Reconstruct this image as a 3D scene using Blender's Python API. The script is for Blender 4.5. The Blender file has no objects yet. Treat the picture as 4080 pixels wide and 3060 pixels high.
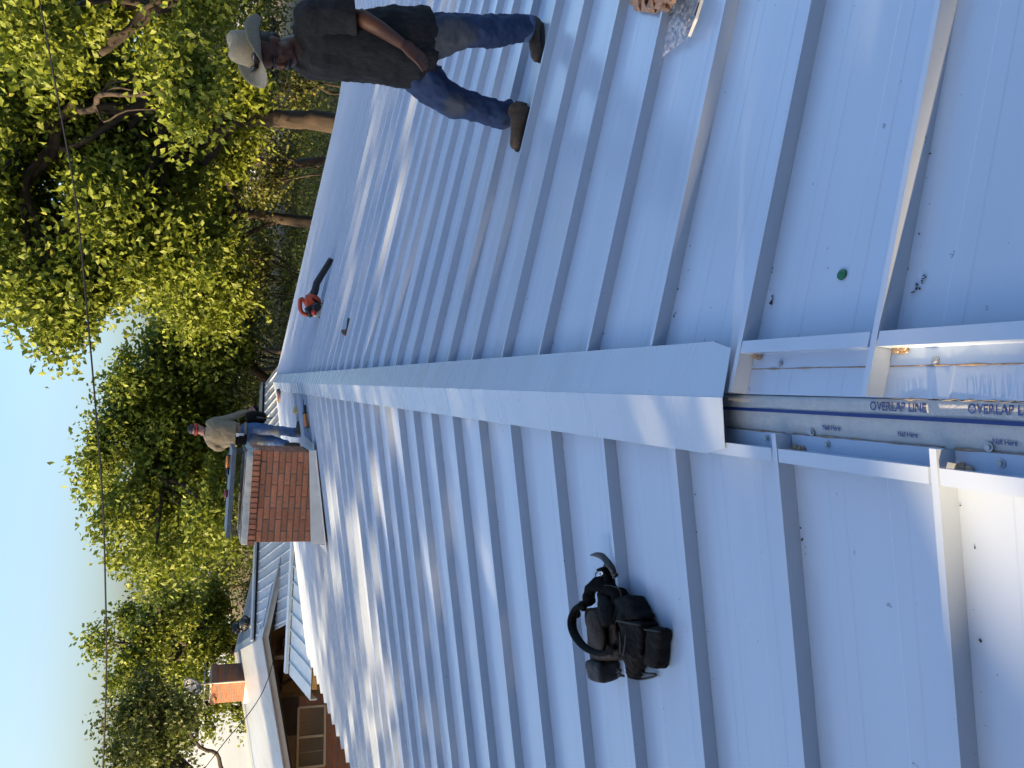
import bpy, bmesh, math, random
import numpy as np
from mathutils import Vector, Matrix

SC = bpy.context.scene
COL = SC.collection
rnd = random.Random(7)
nrg = np.random.default_rng(11)

# ---------------------------------------------------------------- camera
H = 1.33                                   # camera height above the ridge cap
FPX, PITCH, ROLL, YAW = 3047.9, .38159, .072456, .022196
CAM = np.array([-.0330 * H, 0.0, H])
_cp, _sp = math.cos(PITCH), math.sin(PITCH)
CF = np.array([math.sin(YAW) * _cp, math.cos(YAW) * _cp, -_sp])
CR = np.array([math.cos(YAW), -math.sin(YAW), 0.0])
CU = np.cross(CR, CF)
_c, _s = math.cos(ROLL), math.sin(ROLL)
EU = CR * _c + CU * _s                      # "right" of the place as the phone saw it
EV = CR * _s - CU * _c                      # "down"
cd = bpy.data.cameras.new('camera')
cd.sensor_fit = 'HORIZONTAL'; cd.sensor_width = 36.0
cd.lens = 36.0 * FPX / 4080.0
cd.clip_start = .05; cd.clip_end = 3000
cam = bpy.data.objects.new('camera', cd); COL.objects.link(cam)
Rm = Matrix(((EV[0], EU[0], -CF[0]), (EV[1], EU[1], -CF[1]), (EV[2], EU[2], -CF[2])))
cam.matrix_world = Matrix.Translation(Vector(CAM)) @ Rm.to_4x4()
SC.camera = cam

# ---------------------------------------------------------------- light
SUN_TO = np.array([-1.0, -.30, .244]); SUN_TO /= np.linalg.norm(SUN_TO)
world = bpy.data.worlds.new('World'); SC.world = world; world.use_nodes = True
wn = world.node_tree.nodes; wl = world.node_tree.links
sky = wn.new('ShaderNodeTexSky'); sky.sky_type = 'NISHITA'; sky.sun_disc = False
sky.sun_elevation = math.asin(SUN_TO[2])
sky.sun_rotation = math.atan2(SUN_TO[0], SUN_TO[1])
sky.air_density = 1.0; sky.dust_density = 6.0; sky.ozone_density = 2.6; sky.altitude = 200
bg = wn['Background']; bg.inputs['Strength'].default_value = .15
wl.new(sky.outputs['Color'], bg.inputs['Color'])
sd = bpy.data.lights.new('sun', 'SUN'); sd.energy = 3.9; sd.angle = math.radians(.8)
sd.color = (1.0, .70, .37)
sun = bpy.data.objects.new('sun', sd); COL.objects.link(sun)
sun.location = Vector(SUN_TO * 60)
sun.rotation_euler = Vector(SUN_TO).to_track_quat('Z', 'Y').to_euler()
SC.view_settings.view_transform = 'Standard'; SC.view_settings.look = 'None'
SC.view_settings.gamma = 1.0; SC.view_settings.use_curve_mapping = False
SC.view_settings.exposure = 1.88

# ---------------------------------------------------------------- pixel helpers (photograph 4080 x 3060)
def ray(ix, iy):
    u = (3060 - iy) - 1530; v = ix - 2040
    return CF * FPX + EU * u + EV * v
def at_y(ix, iy, Y):
    d = ray(ix, iy); return CAM + d * ((Y - CAM[1]) / d[1])
def at_z(ix, iy, Z):
    d = ray(ix, iy); return CAM + d * ((Z - CAM[2]) / d[2])
def at_plane(ix, iy, p0, n):
    d = ray(ix, iy); return CAM + d * (np.dot(np.array(p0) - CAM, n) / np.dot(d, n))
RC = .07                                   # pan level at the ridge line below the cap
ML, MR = .183, .175
def zl(x, y=0): return -RC + ML * x        # left slope, x negative
def mr(y):
    t = min(1.0, max(0.0, (y - 6.0) / 11.0)); return .175 + (.150 - .175) * t
def zr(x, y):
    m = mr(y)
    if x <= 5.6: return -RC - m * x
    if x >= 6.6: return -RC - m * 5.6 - .11 - .085 * (x - 6.6)
    s = (x - 5.6); return -RC - m * 5.6 - (m * s - (m - .085) * s * s * .5) * (.11 / (m * 1 - (m - .085) * .5))
def on_l(ix, iy, h=0.0):
    d = ray(ix, iy); t = (-RC + h - CAM[2] + ML * CAM[0]) / (d[2] - ML * d[0]); return CAM + d * t
def on_r(ix, iy, h=0.0):
    d = ray(ix, iy); m = .17
    for _ in range(8):
        t = (-RC + h - CAM[2] - m * CAM[0]) / (d[2] + m * d[0]); q = CAM + d * t
        m = -(zr(q[0], q[1]) + RC) / max(q[0], .01)
    return q

# ---------------------------------------------------------------- object helpers
def prop(o, label=None, cat=None, group=None, kind=None):
    if label: o['label'] = label
    if cat: o['category'] = cat
    if group: o['group'] = group
    if kind: o['kind'] = kind
    return o
def empty(name, loc, label=None, cat=None, group=None):
    o = bpy.data.objects.new(name, None); COL.objects.link(o); o.location = Vector(loc)
    o.empty_display_size = .1
    bpy.context.view_layer.update() if False else None
    return prop(o, label, cat, group)
def put(name, me, mat=None, parent=None):
    o = bpy.data.objects.new(name, me); COL.objects.link(o)
    if mat is not None and not me.materials: me.materials.append(mat)
    if parent is not None: attach(o, parent)
    return o
def wloc(o):
    v = Vector(o.location)
    return v + wloc(o.parent) if o.parent else v
def attach(o, parent):                      # parents carry translation only
    o.parent = parent; o.location = Vector(o.location) - wloc(parent)
def mesh(name, V, F, mat=None, parent=None, smooth=False):
    me = bpy.data.meshes.new(name)
    me.from_pydata([tuple(map(float, v)) for v in V], [], [tuple(f) for f in F]); me.update()
    if smooth: me.polygons.foreach_set('use_smooth', [True] * len(me.polygons))
    return put(name, me, mat, parent)
class MB:
    """collects shapes into one mesh"""
    def __init__(s): s.V = []; s.F = []
    def add(s, V, F):
        n = len(s.V); s.V += [tuple(map(float, v)) for v in V]; s.F += [tuple(i + n for i in f) for f in F]; return s
    def box(s, c, size, rot=None):
        c = np.array(c, float); h = np.array(size, float) / 2
        P = np.array([(x, y, z) for x in (-1, 1) for y in (-1, 1) for z in (-1, 1)]) * h
        if rot is not None: P = P @ np.array(rot).T
        return s.add(P + c, [(0, 1, 3, 2), (4, 6, 7, 5), (0, 4, 5, 1), (2, 3, 7, 6), (0, 2, 6, 4), (1, 5, 7, 3)])
    def hexa(s, P):                        # 8 points: 4 bottom, 4 top
        return s.add(P, [(3, 2, 1, 0), (4, 5, 6, 7), (0, 1, 5, 4), (1, 2, 6, 5), (2, 3, 7, 6), (3, 0, 4, 7)])
    def quad(s, a, b, c, d): return s.add([a, b, c, d], [(0, 1, 2, 3)])
    def tube(s, pts, rad, n=10, up=(0, 0, 1), cap=True, flat=None):
        V, F = tube(pts, rad, n, up, cap, flat); return s.add(V, F)
    def ell(s, c, r, n=12, m=8, rot=None):
        V = []; F = []
        for j in range(m + 1):
            a = math.pi * j / m
            for i in range(n):
                b = 2 * math.pi * i / n; V.append((math.sin(a) * math.cos(b) * r[0], math.sin(a) * math.sin(b) * r[1], math.cos(a) * r[2]))
        for j in range(m):
            for i in range(n): F.append((j * n + i, (j + 1) * n + i, (j + 1) * n + (i + 1) % n, j * n + (i + 1) % n))
        V = np.array(V)
        if rot is not None: V = V @ np.array(rot).T
        return s.add(V + np.array(c), F)
    def build(s, name, mat=None, parent=None, smooth=False, bevel=0, weld=False):
        o = mesh(name, s.V, s.F, mat, parent, smooth)
        if weld:
            bm = bmesh.new(); bm.from_mesh(o.data); bmesh.ops.remove_doubles(bm, verts=bm.verts, dist=1e-5); bm.to_mesh(o.data); bm.free()
        if bevel:
            m = o.modifiers.new('bevel', 'BEVEL'); m.width = bevel; m.segments = 2; m.limit_method = 'ANGLE'
        return o
def tube(pts, rad, n=10, up=(0, 0, 1), cap=True, flat=None):
    """swept tube; rad: number or list of numbers / (a, b) pairs (a along side, b along up)"""
    pts = [np.array(p, float) for p in pts]; k = len(pts)
    if not isinstance(rad, (list, tuple)): rad = [rad] * k
    V = []; F = []; up0 = np.array(up, float)
    for i in range(k):
        t = pts[min(i + 1, k - 1)] - pts[max(i - 1, 0)]; t /= (np.linalg.norm(t) + 1e-9)
        a = np.cross(t, up0)
        if np.linalg.norm(a) < .15: a = np.cross(t, np.array([.31, .93, .2]))
        a /= np.linalg.norm(a); b = np.cross(a, t)
        r = rad[i]; ra, rb = (r if isinstance(r, (list, tuple)) else (r, r))
        for j in range(n):
            th = 2 * math.pi * j / n
            V.append(pts[i] + a * math.cos(th) * ra + b * math.sin(th) * rb)
    for i in range(k - 1):
        for j in range(n):
            F.append((i * n + j, i * n + (j + 1) % n, (i + 1) * n + (j + 1) % n, (i + 1) * n + j))
    if cap:
        F.append(tuple(range(n - 1, -1, -1))); F.append(tuple((k - 1) * n + j for j in range(n)))
    return V, F
def rotm(axis, ang): return np.array(Matrix.Rotation(ang, 3, Vector(axis)))
def basis(fwd, up=(0, 0, 1)):
    f = np.array(fwd, float); f /= np.linalg.norm(f); l = np.cross(up, f); l /= np.linalg.norm(l); u = np.cross(f, l)
    return np.array([f, l, u]).T               # columns: forward, left, up
def smooth_path(pts, n=4):
    pts = [np.array(p, float) for p in pts]; out = []
    P = [2 * pts[0] - pts[1]] + pts + [2 * pts[-1] - pts[-2]]
    for i in range(1, len(P) - 2):
        for k in range(n):
            t = k / n; a, b, c, d = P[i - 1], P[i], P[i + 1], P[i + 2]
            out.append(.5 * (2 * b + (c - a) * t + (2 * a - 5 * b + 4 * c - d) * t * t + (-a + 3 * b - 3 * c + d) * t ** 3))
    out.append(pts[-1]); return out
def lerp_list(L, n):                           # resample a list of radii to n entries
    L = [np.array(r if isinstance(r, (list, tuple)) else (r, r), float) for r in L]; out = []
    for i in range(n):
        t = i / (n - 1) * (len(L) - 1); a = int(min(t, len(L) - 2)); f = t - a
        out.append(tuple(L[a] * (1 - f) + L[a + 1] * f))
    return out
def remesh(o, size, it=4, fac=.5):
    m = o.modifiers.new('remesh', 'REMESH'); m.mode = 'VOXEL'; m.voxel_size = size; m.use_smooth_shade = True
    if it:
        s = o.modifiers.new('smooth', 'SMOOTH'); s.factor = fac; s.iterations = it
    return o

# ---------------------------------------------------------------- materials
MATS = {}
def nt(name):
    m = bpy.data.materials.new(name); m.use_nodes = True; MATS[name] = m
    return m, m.node_tree.nodes, m.node_tree.links, m.node_tree.nodes['Principled BSDF']
def mat(name, col, rough=.6, metal=0.0, var=.0, scale=8.0, bump=0.0, bscale=40.0, stretch=(1, 1, 1), spec=.5, col2=None, obj_var=0.0, coat=0.0, gen=False):
    m, n, l, b = nt(name)
    b.inputs['Roughness'].default_value = rough; b.inputs['Metallic'].default_value = metal
    b.inputs['Specular IOR Level'].default_value = spec
    b.inputs['Coat Weight'].default_value = coat
    b.inputs['Base Color'].default_value = (*col, 1)
    tc = n.new('ShaderNodeTexCoord'); mp = n.new('ShaderNodeMapping'); mp.inputs['Scale'].default_value = stretch
    l.new(tc.outputs['Object'], mp.inputs['Vector'])
    src = None
    if var or col2:
        tx = n.new('ShaderNodeTexNoise'); tx.inputs['Scale'].default_value = scale; tx.inputs['Detail'].default_value = 6
        tx.inputs['Roughness'].default_value = .65
        l.new(mp.outputs['Vector'], tx.inputs['Vector'])
        rp = n.new('ShaderNodeValToRGB'); rp.color_ramp.elements[0].position = .34; rp.color_ramp.elements[1].position = .68
        lo = col2 if col2 else tuple(c * (1 - var) for c in col); hi = col if col2 else tuple(min(1, c * (1 + var)) for c in col)
        rp.color_ramp.elements[0].color = (*lo, 1); rp.color_ramp.elements[1].color = (*hi, 1)
        l.new(tx.outputs['Fac'], rp.inputs['Fac']); src = rp.outputs['Color']
    if obj_var:
        oi = n.new('ShaderNodeObjectInfo'); hs = n.new('ShaderNodeHueSaturation')
        mr_ = n.new('ShaderNodeMapRange'); mr_.inputs['To Min'].default_value = 1 - obj_var; mr_.inputs['To Max'].default_value = 1 + obj_var
        l.new(oi.outputs['Random'], mr_.inputs['Value']); l.new(mr_.outputs['Result'], hs.inputs['Value'])
        if src is not None: l.new(src, hs.inputs['Color'])
        else: hs.inputs['Color'].default_value = (*col, 1)
        src = hs.outputs['Color']
    if src is not None: l.new(src, b.inputs['Base Color'])
    if bump:
        t2 = n.new('ShaderNodeTexNoise'); t2.inputs['Scale'].default_value = bscale; t2.inputs['Detail'].default_value = 5
        l.new(mp.outputs['Vector'], t2.inputs['Vector'])
        bp = n.new('ShaderNodeBump'); bp.inputs['Strength'].default_value = bump; bp.inputs['Distance'].default_value = .01
        l.new(t2.outputs['Fac'], bp.inputs['Height']); l.new(bp.outputs['Normal'], b.inputs['Normal'])
    return m

def mat_roof(name, col, rough):
    """painted steel: slow oil-canning waves, faint smears running down the slope, a few specks"""
    m, n, l, b = nt(name)
    b.inputs['Specular IOR Level'].default_value = .5
    tc = n.new('ShaderNodeTexCoord')
    mp = n.new('ShaderNodeMapping'); mp.inputs['Scale'].default_value = (.35, 3.2, 1)
    l.new(tc.outputs['Object'], mp.inputs['Vector'])
    a = n.new('ShaderNodeTexNoise'); a.inputs['Scale'].default_value = 1.6; a.inputs['Detail'].default_value = 4
    l.new(mp.outputs['Vector'], a.inputs['Vector'])
    ra = n.new('ShaderNodeValToRGB'); ra.color_ramp.elements[0].position = .3; ra.color_ramp.elements[1].position = .72
    ra.color_ramp.elements[0].color = (*[c * .93 for c in col], 1); ra.color_ramp.elements[1].color = (*col, 1)
    l.new(a.outputs['Fac'], ra.inputs['Fac'])
    # dust and scuffs
    s = n.new('ShaderNodeTexNoise'); s.inputs['Scale'].default_value = 34; s.inputs['Detail'].default_value = 3
    l.new(tc.outputs['Object'], s.inputs['Vector'])
    rs = n.new('ShaderNodeValToRGB'); rs.color_ramp.elements[0].position = .235; rs.color_ramp.elements[1].position = .27
    rs.color_ramp.elements[0].color = (.22, .2, .17, 1); rs.color_ramp.elements[1].color = (1, 1, 1, 1)
    l.new(s.outputs['Fac'], rs.inputs['Fac'])
    mx = n.new('ShaderNodeMix'); mx.data_type = 'RGBA'; mx.blend_type = 'MULTIPLY'; mx.inputs['Factor'].default_value = .55
    l.new(ra.outputs['Color'], mx.inputs['A']); l.new(rs.outputs['Color'], mx.inputs['B'])
    l.new(mx.outputs['Result'], b.inputs['Base Color'])
    rr = n.new('ShaderNodeMapRange'); rr.inputs['To Min'].default_value = rough - .05; rr.inputs['To Max'].default_value = rough + .08
    l.new(a.outputs['Fac'], rr.inputs['Value']); l.new(rr.outputs['Result'], b.inputs['Roughness'])
    w = n.new('ShaderNodeTexNoise'); w.inputs['Scale'].default_value = 1.1; w.inputs['Detail'].default_value = 2
    mp2 = n.new('ShaderNodeMapping'); mp2.inputs['Scale'].default_value = (.5, 2.6, 1)
    l.new(tc.outputs['Object'], mp2.inputs['Vector']); l.new(mp2.outputs['Vector'], w.inputs['Vector'])
    bp = n.new('ShaderNodeBump'); bp.inputs['Strength'].default_value = .35; bp.inputs['Distance'].default_value = .02
    l.new(w.outputs['Fac'], bp.inputs['Height']); l.new(bp.outputs['Normal'], b.inputs['Normal'])
    return m
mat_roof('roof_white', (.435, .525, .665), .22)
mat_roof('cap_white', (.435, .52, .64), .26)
mat('roof_edge', (.66, .67, .68), .4)
mat('membrane', (.38, .40, .42), .45, var=.07, scale=26, bump=.3, bscale=90)
mat('print_blue', (.012, .035, .16), .5)
mat('foil_edge', (.20, .17, .14), .5, var=.2, scale=60)
mat('screw', (.40, .42, .45), .35, .7)
mat('screw_dark', (.02, .02, .025), .6)
mat('sealant', (.25, .18, .12), .25, var=.35, scale=50)
mat('rust', (.045, .026, .016), .85, var=.5, scale=90)
mat('brick', (.42, .175, .095), .85, col2=(.31, .115, .062), scale=16, bump=.5, bscale=70, obj_var=.22)
mat('mortar', (.13, .115, .10), .95, var=.25, scale=40, bump=.5, bscale=90)
mat('cement', (.42, .41, .38), .8, var=.2, scale=12, bump=.3, bscale=50)
mat('flashing', (.55, .57, .58), .42, var=.08, scale=6)
mat('lid_metal', (.13, .155, .19), .38, .3, var=.15, scale=10)
mat('wire', (.10, .10, .10), .5, .6)
mat('black_plastic', (.007, .007, .008), .42, bump=.1, bscale=60)
mat('dark_plastic', (.03, .03, .034), .5)
mat('orange_plastic', (.34, .040, .012), .45, var=.12, scale=20)
mat('red_plastic', (.45, .02, .015), .4)
mat('grey_plastic', (.30, .29, .27), .5)
mat('tool_orange', (.62, .22, .05), .5, var=.12, scale=25)
mat('tool_yellow', (.55, .32, .02), .45)
mat('label_blue', (.02, .08, .22), .4)
mat('white_paint', (.72, .72, .70), .5)
mat('maroon', (.16, .015, .03), .45)
mat('leather_brown', (.048, .027, .018), .62, col2=(.014, .009, .007), scale=9, bump=.45, bscale=55, spec=.25)
mat('leather_black', (.0045, .004, .004), .7, var=.35, scale=12, bump=.45, bscale=60, spec=.15)
mat('leather_grey', (.022, .019, .018), .65, var=.35, scale=10, bump=.5, bscale=60)
mat('webbing', (.003, .003, .0035), .85, bump=.3, bscale=200, spec=.12)
mat('steel_dark', (.05, .05, .055), .42, .7, var=.3, scale=40, bump=.15, bscale=80)
mat('chrome', (.7, .7, .72), .18, 1.0)
mat('green_plastic', (.008, .13, .055), .35)
mat('paper_bag', (.46, .25, .14), .8, var=.12, scale=14, bump=.3, bscale=30)
mat('foam', (.55, .42, .22), .8, var=.2, scale=40)
mat('skin', (.095, .038, .023), .55, var=.14, scale=14, bump=.12, bscale=80)
mat('skin_light', (.34, .16, .11), .55, var=.1, scale=18)
mat('hair', (.010, .008, .007), .6)
mat('beard', (.035, .020, .015), .7)
mat('straw', (.30, .26, .18), .75, var=.14, scale=60, bump=.5, bscale=260)
mat('straw_band', (.33, .22, .11), .7, bump=.3, bscale=120)
mat('shirt_dark', (.016, .0175, .021), .95, col2=(.0035, .004, .005), scale=95, stretch=(1, 1, .22), bump=.6, bscale=26)
mat('denim', (.022, .050, .130), .85, col2=(.009, .022, .070), scale=9, bump=.35, bscale=24)
mat('denim_light', (.085, .155, .30), .85, col2=(.045, .090, .20), scale=10, bump=.35, bscale=26)
mat('denim_worn', (.085, .085, .080), .9, var=.25, scale=14, bump=.3, bscale=30)
mat('boot', (.060, .042, .030), .75, var=.4, scale=22, bump=.4, bscale=60)
mat('sole', (.012, .011, .010), .8)
mat('camo_cuff', (.05, .045, .035), .85, col2=(.006, .006, .006), scale=38)
mat('shirt_olive', (.22, .18, .12), .9, var=.15, scale=12, stretch=(1, 1, .3), bump=.4, bscale=22)
mat('belt_canvas', (.25, .2, .13), .8)
mat('eye', (.02, .015, .012), .2)
mat('lip', (.10, .04, .032), .6)
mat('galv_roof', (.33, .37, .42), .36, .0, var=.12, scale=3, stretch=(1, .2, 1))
mat('vent_dark', (.035, .045, .055), .4, .3)
mat('hazy_hills', (.46, .46, .42), .95, col2=(.36, .38, .34), scale=.02)  # pale colour stands in for distant haze
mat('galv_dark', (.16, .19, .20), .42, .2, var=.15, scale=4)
mat('fascia', (.50, .47, .42), .6, var=.08, scale=4)
mat('canopy_white', (.50, .56, .58), .4, var=.06, scale=4)
mat('wood_dark', (.030, .022, .016), .8, var=.3, scale=8)
mat('wood_tan', (.17, .12, .075), .8, var=.15, scale=8, stretch=(1, 1, 6))
mat('yellow_wood', (.42, .27, .09), .75, var=.2, scale=12)
mat('window_frame', (.42, .36, .25), .5)
mat('cable', (.010, .010, .011), .6)
mat('bark', (.045, .034, .026), .95, col2=(.014, .010, .008), scale=7, stretch=(1, 1, .25), bump=.9, bscale=16)
mat('bark_dark', (.040, .030, .023), .95, var=.4, scale=7, stretch=(1, 1, .25), bump=.8, bscale=16)
mat('ground', (.15, .090, .040), .95, col2=(.045, .050, .016), scale=.5, bump=.6, bscale=3)
mat('grass', (.15, .19, .035), .9, var=.3, scale=2)
mat('log', (.14, .10, .07), .9, var=.35, scale=10, bump=.6, bscale=30)
mat('dish', (.05, .07, .11), .5)
mat('pole_white', (.55, .5, .43), .5)
mat('plaster', (.20, .16, .12), .9, var=.2, scale=5)

def mat_brickwall(name, sc):
    m, n, l, b = nt(name); b.inputs['Roughness'].default_value = .9
    tc = n.new('ShaderNodeTexCoord'); mp = n.new('ShaderNodeMapping'); mp.inputs['Rotation'].default_value = (math.radians(90), 0, 0)
    l.new(tc.outputs['Object'], mp.inputs['Vector'])
    br = n.new('ShaderNodeTexBrick'); br.inputs['Scale'].default_value = sc
    br.inputs['Color1'].default_value = (.29, .095, .04, 1); br.inputs['Color2'].default_value = (.19, .06, .028, 1); br.inputs['Mortar'].default_value = (.14, .11, .09, 1)
    br.inputs['Mortar Size'].default_value = .016; br.inputs['Brick Width'].default_value = .3; br.inputs['Row Height'].default_value = .085
    l.new(mp.outputs['Vector'], br.inputs['Vector']); l.new(br.outputs['Color'], b.inputs['Base Color'])
    bp = n.new('ShaderNodeBump'); bp.inputs['Strength'].default_value = .5; bp.inputs['Distance'].default_value = .02
    l.new(br.outputs['Fac'], bp.inputs['Height']); bp.invert = True; l.new(bp.outputs['Normal'], b.inputs['Normal'])
mat_brickwall('brick_wall', 1.0)
def mat_glass(name, tint, rough, alpha_mix):
    m, n, l, b = nt(name)
    b.inputs['Base Color'].default_value = (*tint, 1); b.inputs['Roughness'].default_value = rough
    tr = n.new('ShaderNodeBsdfTransparent'); mx = n.new('ShaderNodeMixShader'); mx.inputs['Fac'].default_value = alpha_mix
    l.new(tr.outputs[0], mx.inputs[1]); l.new(b.outputs[0], mx.inputs[2]); l.new(mx.outputs[0], n['Material Output'].inputs['Surface'])
mat_glass('window_glass', (.10, .10, .08), .12, .75)
mat_glass('plastic_film', (.72, .74, .78), .18, .45)
mat_glass('dark_lens', (.01, .012, .014), .08, .95)
def mat_leaf(name, dark, light, yellow, trans=.35):
    m, n, l, b = nt(name)
    at = n.new('ShaderNodeAttribute'); at.attribute_name = 'tone'
    rp = n.new('ShaderNodeValToRGB'); e = rp.color_ramp.elements
    e[0].position = 0; e[0].color = (*dark, 1); e[1].position = .8; e[1].color = (*light, 1)
    x = e.new(1.0); x.color = (*yellow, 1)
    l.new(at.outputs['Fac'], rp.inputs['Fac']); l.new(rp.outputs['Color'], b.inputs['Base Color'])
    b.inputs['Roughness'].default_value = .55; b.inputs['Specular IOR Level'].default_value = .35
    t = n.new('ShaderNodeBsdfTranslucent'); l.new(rp.outputs['Color'], t.inputs['Color'])
    mx = n.new('ShaderNodeMixShader'); mx.inputs['Fac'].default_value = trans
    l.new(b.outputs[0], mx.inputs[1]); l.new(t.outputs[0], mx.inputs[2]); l.new(mx.outputs[0], n['Material Output'].inputs['Surface'])
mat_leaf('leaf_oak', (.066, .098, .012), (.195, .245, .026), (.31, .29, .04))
mat_leaf('leaf_shade', (.12, .14, .02), (.26, .26, .03), (.36, .30, .04), .6)  # brighter, more translucent leaves so the unseen oaks warm the roof light
mat_leaf('leaf_dark', (.032, .050, .010), (.085, .110, .016), (.16, .15, .025))  # darker copy of the oak leaf, shade and backlight put into the colour
mat_leaf('leaf_brush', (.05, .07, .015), (.13, .14, .03), (.30, .17, .05))

def worn(name, spots, col):
    """rubbed, faded areas of cloth: spots are (centre, radius) in metres"""
    m = MATS[name]; n = m.node_tree.nodes; l = m.node_tree.links; b = n['Principled BSDF']; src = b.inputs['Base Color'].links[0].from_socket
    tc = n.new('ShaderNodeTexCoord'); nz = n.new('ShaderNodeTexNoise'); nz.inputs['Scale'].default_value = 22; l.new(tc.outputs['Object'], nz.inputs['Vector'])
    for c, r, f in spots:
        d = n.new('ShaderNodeVectorMath'); d.operation = 'DISTANCE'; d.inputs[1].default_value = tuple(c); l.new(tc.outputs['Object'], d.inputs[0])
        a = n.new('ShaderNodeMath'); a.operation = 'MULTIPLY_ADD'; l.new(nz.outputs['Fac'], a.inputs[0]); a.inputs[1].default_value = r * .9; l.new(d.outputs['Value'], a.inputs[2])
        mr_ = n.new('ShaderNodeMapRange'); mr_.inputs['From Min'].default_value = r * 1.5; mr_.inputs['From Max'].default_value = r * .85; mr_.inputs['To Max'].default_value = f; l.new(a.outputs['Value'], mr_.inputs['Value'])
        mx = n.new('ShaderNodeMix'); mx.data_type = 'RGBA'; l.new(mr_.outputs['Result'], mx.inputs['Factor']); l.new(src, mx.inputs['A']); mx.inputs['B'].default_value = (*col, 1); src = mx.outputs['Result']
    l.new(src, b.inputs['Base Color'])
M = MATS
# ================================================================ OUR HOUSE: the standing seam roof
RIB_H = .050; RIB_W = .016
SP = .345 * H * 1.012                         # seam spacing
YR0 = 1.662 * H; YL0 = 1.535 * H              # a seam on each side
Y_FAR = 12.55 * H; Y_NEAR = -1.6
Y_CAP = float(at_z(2881, 1579, 0.0)[1])       # near end of the ridge cap
X_EAVE_L = -5.75; X_EAVE_R = 9.6
GROUND_Z = -4.1
house = empty('house', (0, 8.0, GROUND_Z), 'long house with a pale standing seam metal roof underfoot', 'house')

def seam_profile(y0, y1):
    """pan between two seams, with two faint stiffening flutes"""
    w = y1 - y0; P = [(0, 0)]
    for c in (.30, .68):
        P += [(w * (c - .055), 0), (w * (c - .045), .0009), (w * (c + .045), .0009), (w * (c + .055), 0)]
    P += [(w, 0)]
    return [(y0 + a, b) for a, b in P]
def sheet(prof, xs, zf, lip=None):
    V = []; F = []; n = len(prof)
    for x in xs:
        for (y, dz) in prof: V.append((x, y, zf(x, y) + dz))
    for i in range(len(xs) - 1):
        for j in range(n - 1): F.append((i * n + j, i * n + j + 1, (i + 1) * n + j + 1, (i + 1) * n + j))
    if lip:
        b = len(V); x = xs[-1]
        for (y, dz) in prof: V.append((x + lip[0], y, zf(x, y) - lip[1]))
        i = len(xs) - 1
        for j in range(n - 1): F.append((i * n + j, i * n + j + 1, b + j + 1, b + j))
    return V, F
def rib(x0, x1, y, zf, xs):
    xs = [x0] + [x for x in xs if min(x0, x1) < x < max(x0, x1)] + [x1]
    prof = [(-RIB_W / 2 - .002, 0.0), (-RIB_W / 2, RIB_H), (RIB_W / 2, RIB_H), (RIB_W / 2, RIB_H - .016), (RIB_W / 2 - .004, RIB_H - .017), (RIB_W / 2 - .003, 0.0)]
    V = []; F = []; n = len(prof)
    for x in xs:
        for a, b in prof: V.append((x, y + a, zf(x, y) + b + .0004))
    for i in range(len(xs) - 1):
        for j in range(n - 1): F.append((i * n + j, i * n + j + 1, (i + 1) * n + j + 1, (i + 1) * n + j))
    F.append(tuple(range(n))); F.append(tuple((len(xs) - 1) * n + j for j in range(n - 1, -1, -1)))
    return V, F
ribs_l = [YL0 + SP * k for k in range(-8, 45) if Y_NEAR < YL0 + SP * k < Y_FAR]
ribs_r = [YR0 + SP * k for k in range(-8, 45) if Y_NEAR < YR0 + SP * k < Y_FAR + .2]
XL = [-.11, -1.5, -3.0, -4.5, X_EAVE_L]
XR = [.11, 1.5, 3.0, 4.5, 5.6, 5.9, 6.2, 6.6, 8.0, X_EAVE_R]
PANELS = {}
for side, ribs, yend in (('l', ribs_l, Y_FAR), ('r', ribs_r, Y_FAR + .25)):
    edges = [Y_NEAR] + ribs + [yend]
    zf = zl if side == 'l' else zr
    for i in range(len(edges) - 1):
        a, b = edges[i], edges[i + 1]
        if b - a < .03: continue
        near = b < Y_CAP + .6
        if side == 'l': xs = [(-.088 if near else -.11)] + XL[1:]
        else: xs = [(.014 if near else .11)] + XR[1:]
        pr = seam_profile(a, b)
        V, F = sheet(pr, xs, zf, (-.004 if side == 'l' else .004, .055))
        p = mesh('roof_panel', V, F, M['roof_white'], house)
        if i + 1 < len(edges) - 1:
            x0 = (-.088 if side == 'l' else .016) if near else (-.11 if side == 'l' else .11)
            V, F = rib(x0, xs[-1], b, zf, xs)
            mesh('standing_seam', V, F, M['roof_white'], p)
# rake trim at the far gable and eave trim
t = MB(); 
for (xa, xb, zf) in ((-.1, X_EAVE_L, zl),):
    for q in range(6):
        a = xa + (xb - xa) * q / 6; b = xa + (xb - xa) * (q + 1) / 6
        t.quad((a, Y_FAR, zf(a, Y_FAR) + .045), (b, Y_FAR, zf(b, Y_FAR) + .045), (b, Y_FAR - .07, zf(b, Y_FAR) + .045), (a, Y_FAR - .07, zf(a, Y_FAR) + .045))
        t.quad((a, Y_FAR - .07, zf(a, Y_FAR) + .045), (b, Y_FAR - .07, zf(b, Y_FAR) + .045), (b, Y_FAR - .071, zf(b, Y_FAR) + .001), (a, Y_FAR - .071, zf(a, Y_FAR) + .001))
        t.quad((a, Y_FAR, zf(a, Y_FAR) + .045), (b, Y_FAR, zf(b, Y_FAR) + .045), (b, Y_FAR + .004, zf(b, Y_FAR) - .13), (a, Y_FAR + .004, zf(a, Y_FAR) - .13))
t.build('rake_trim', M['roof_edge'], house)
t = MB(); yy = Y_FAR + .25
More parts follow.
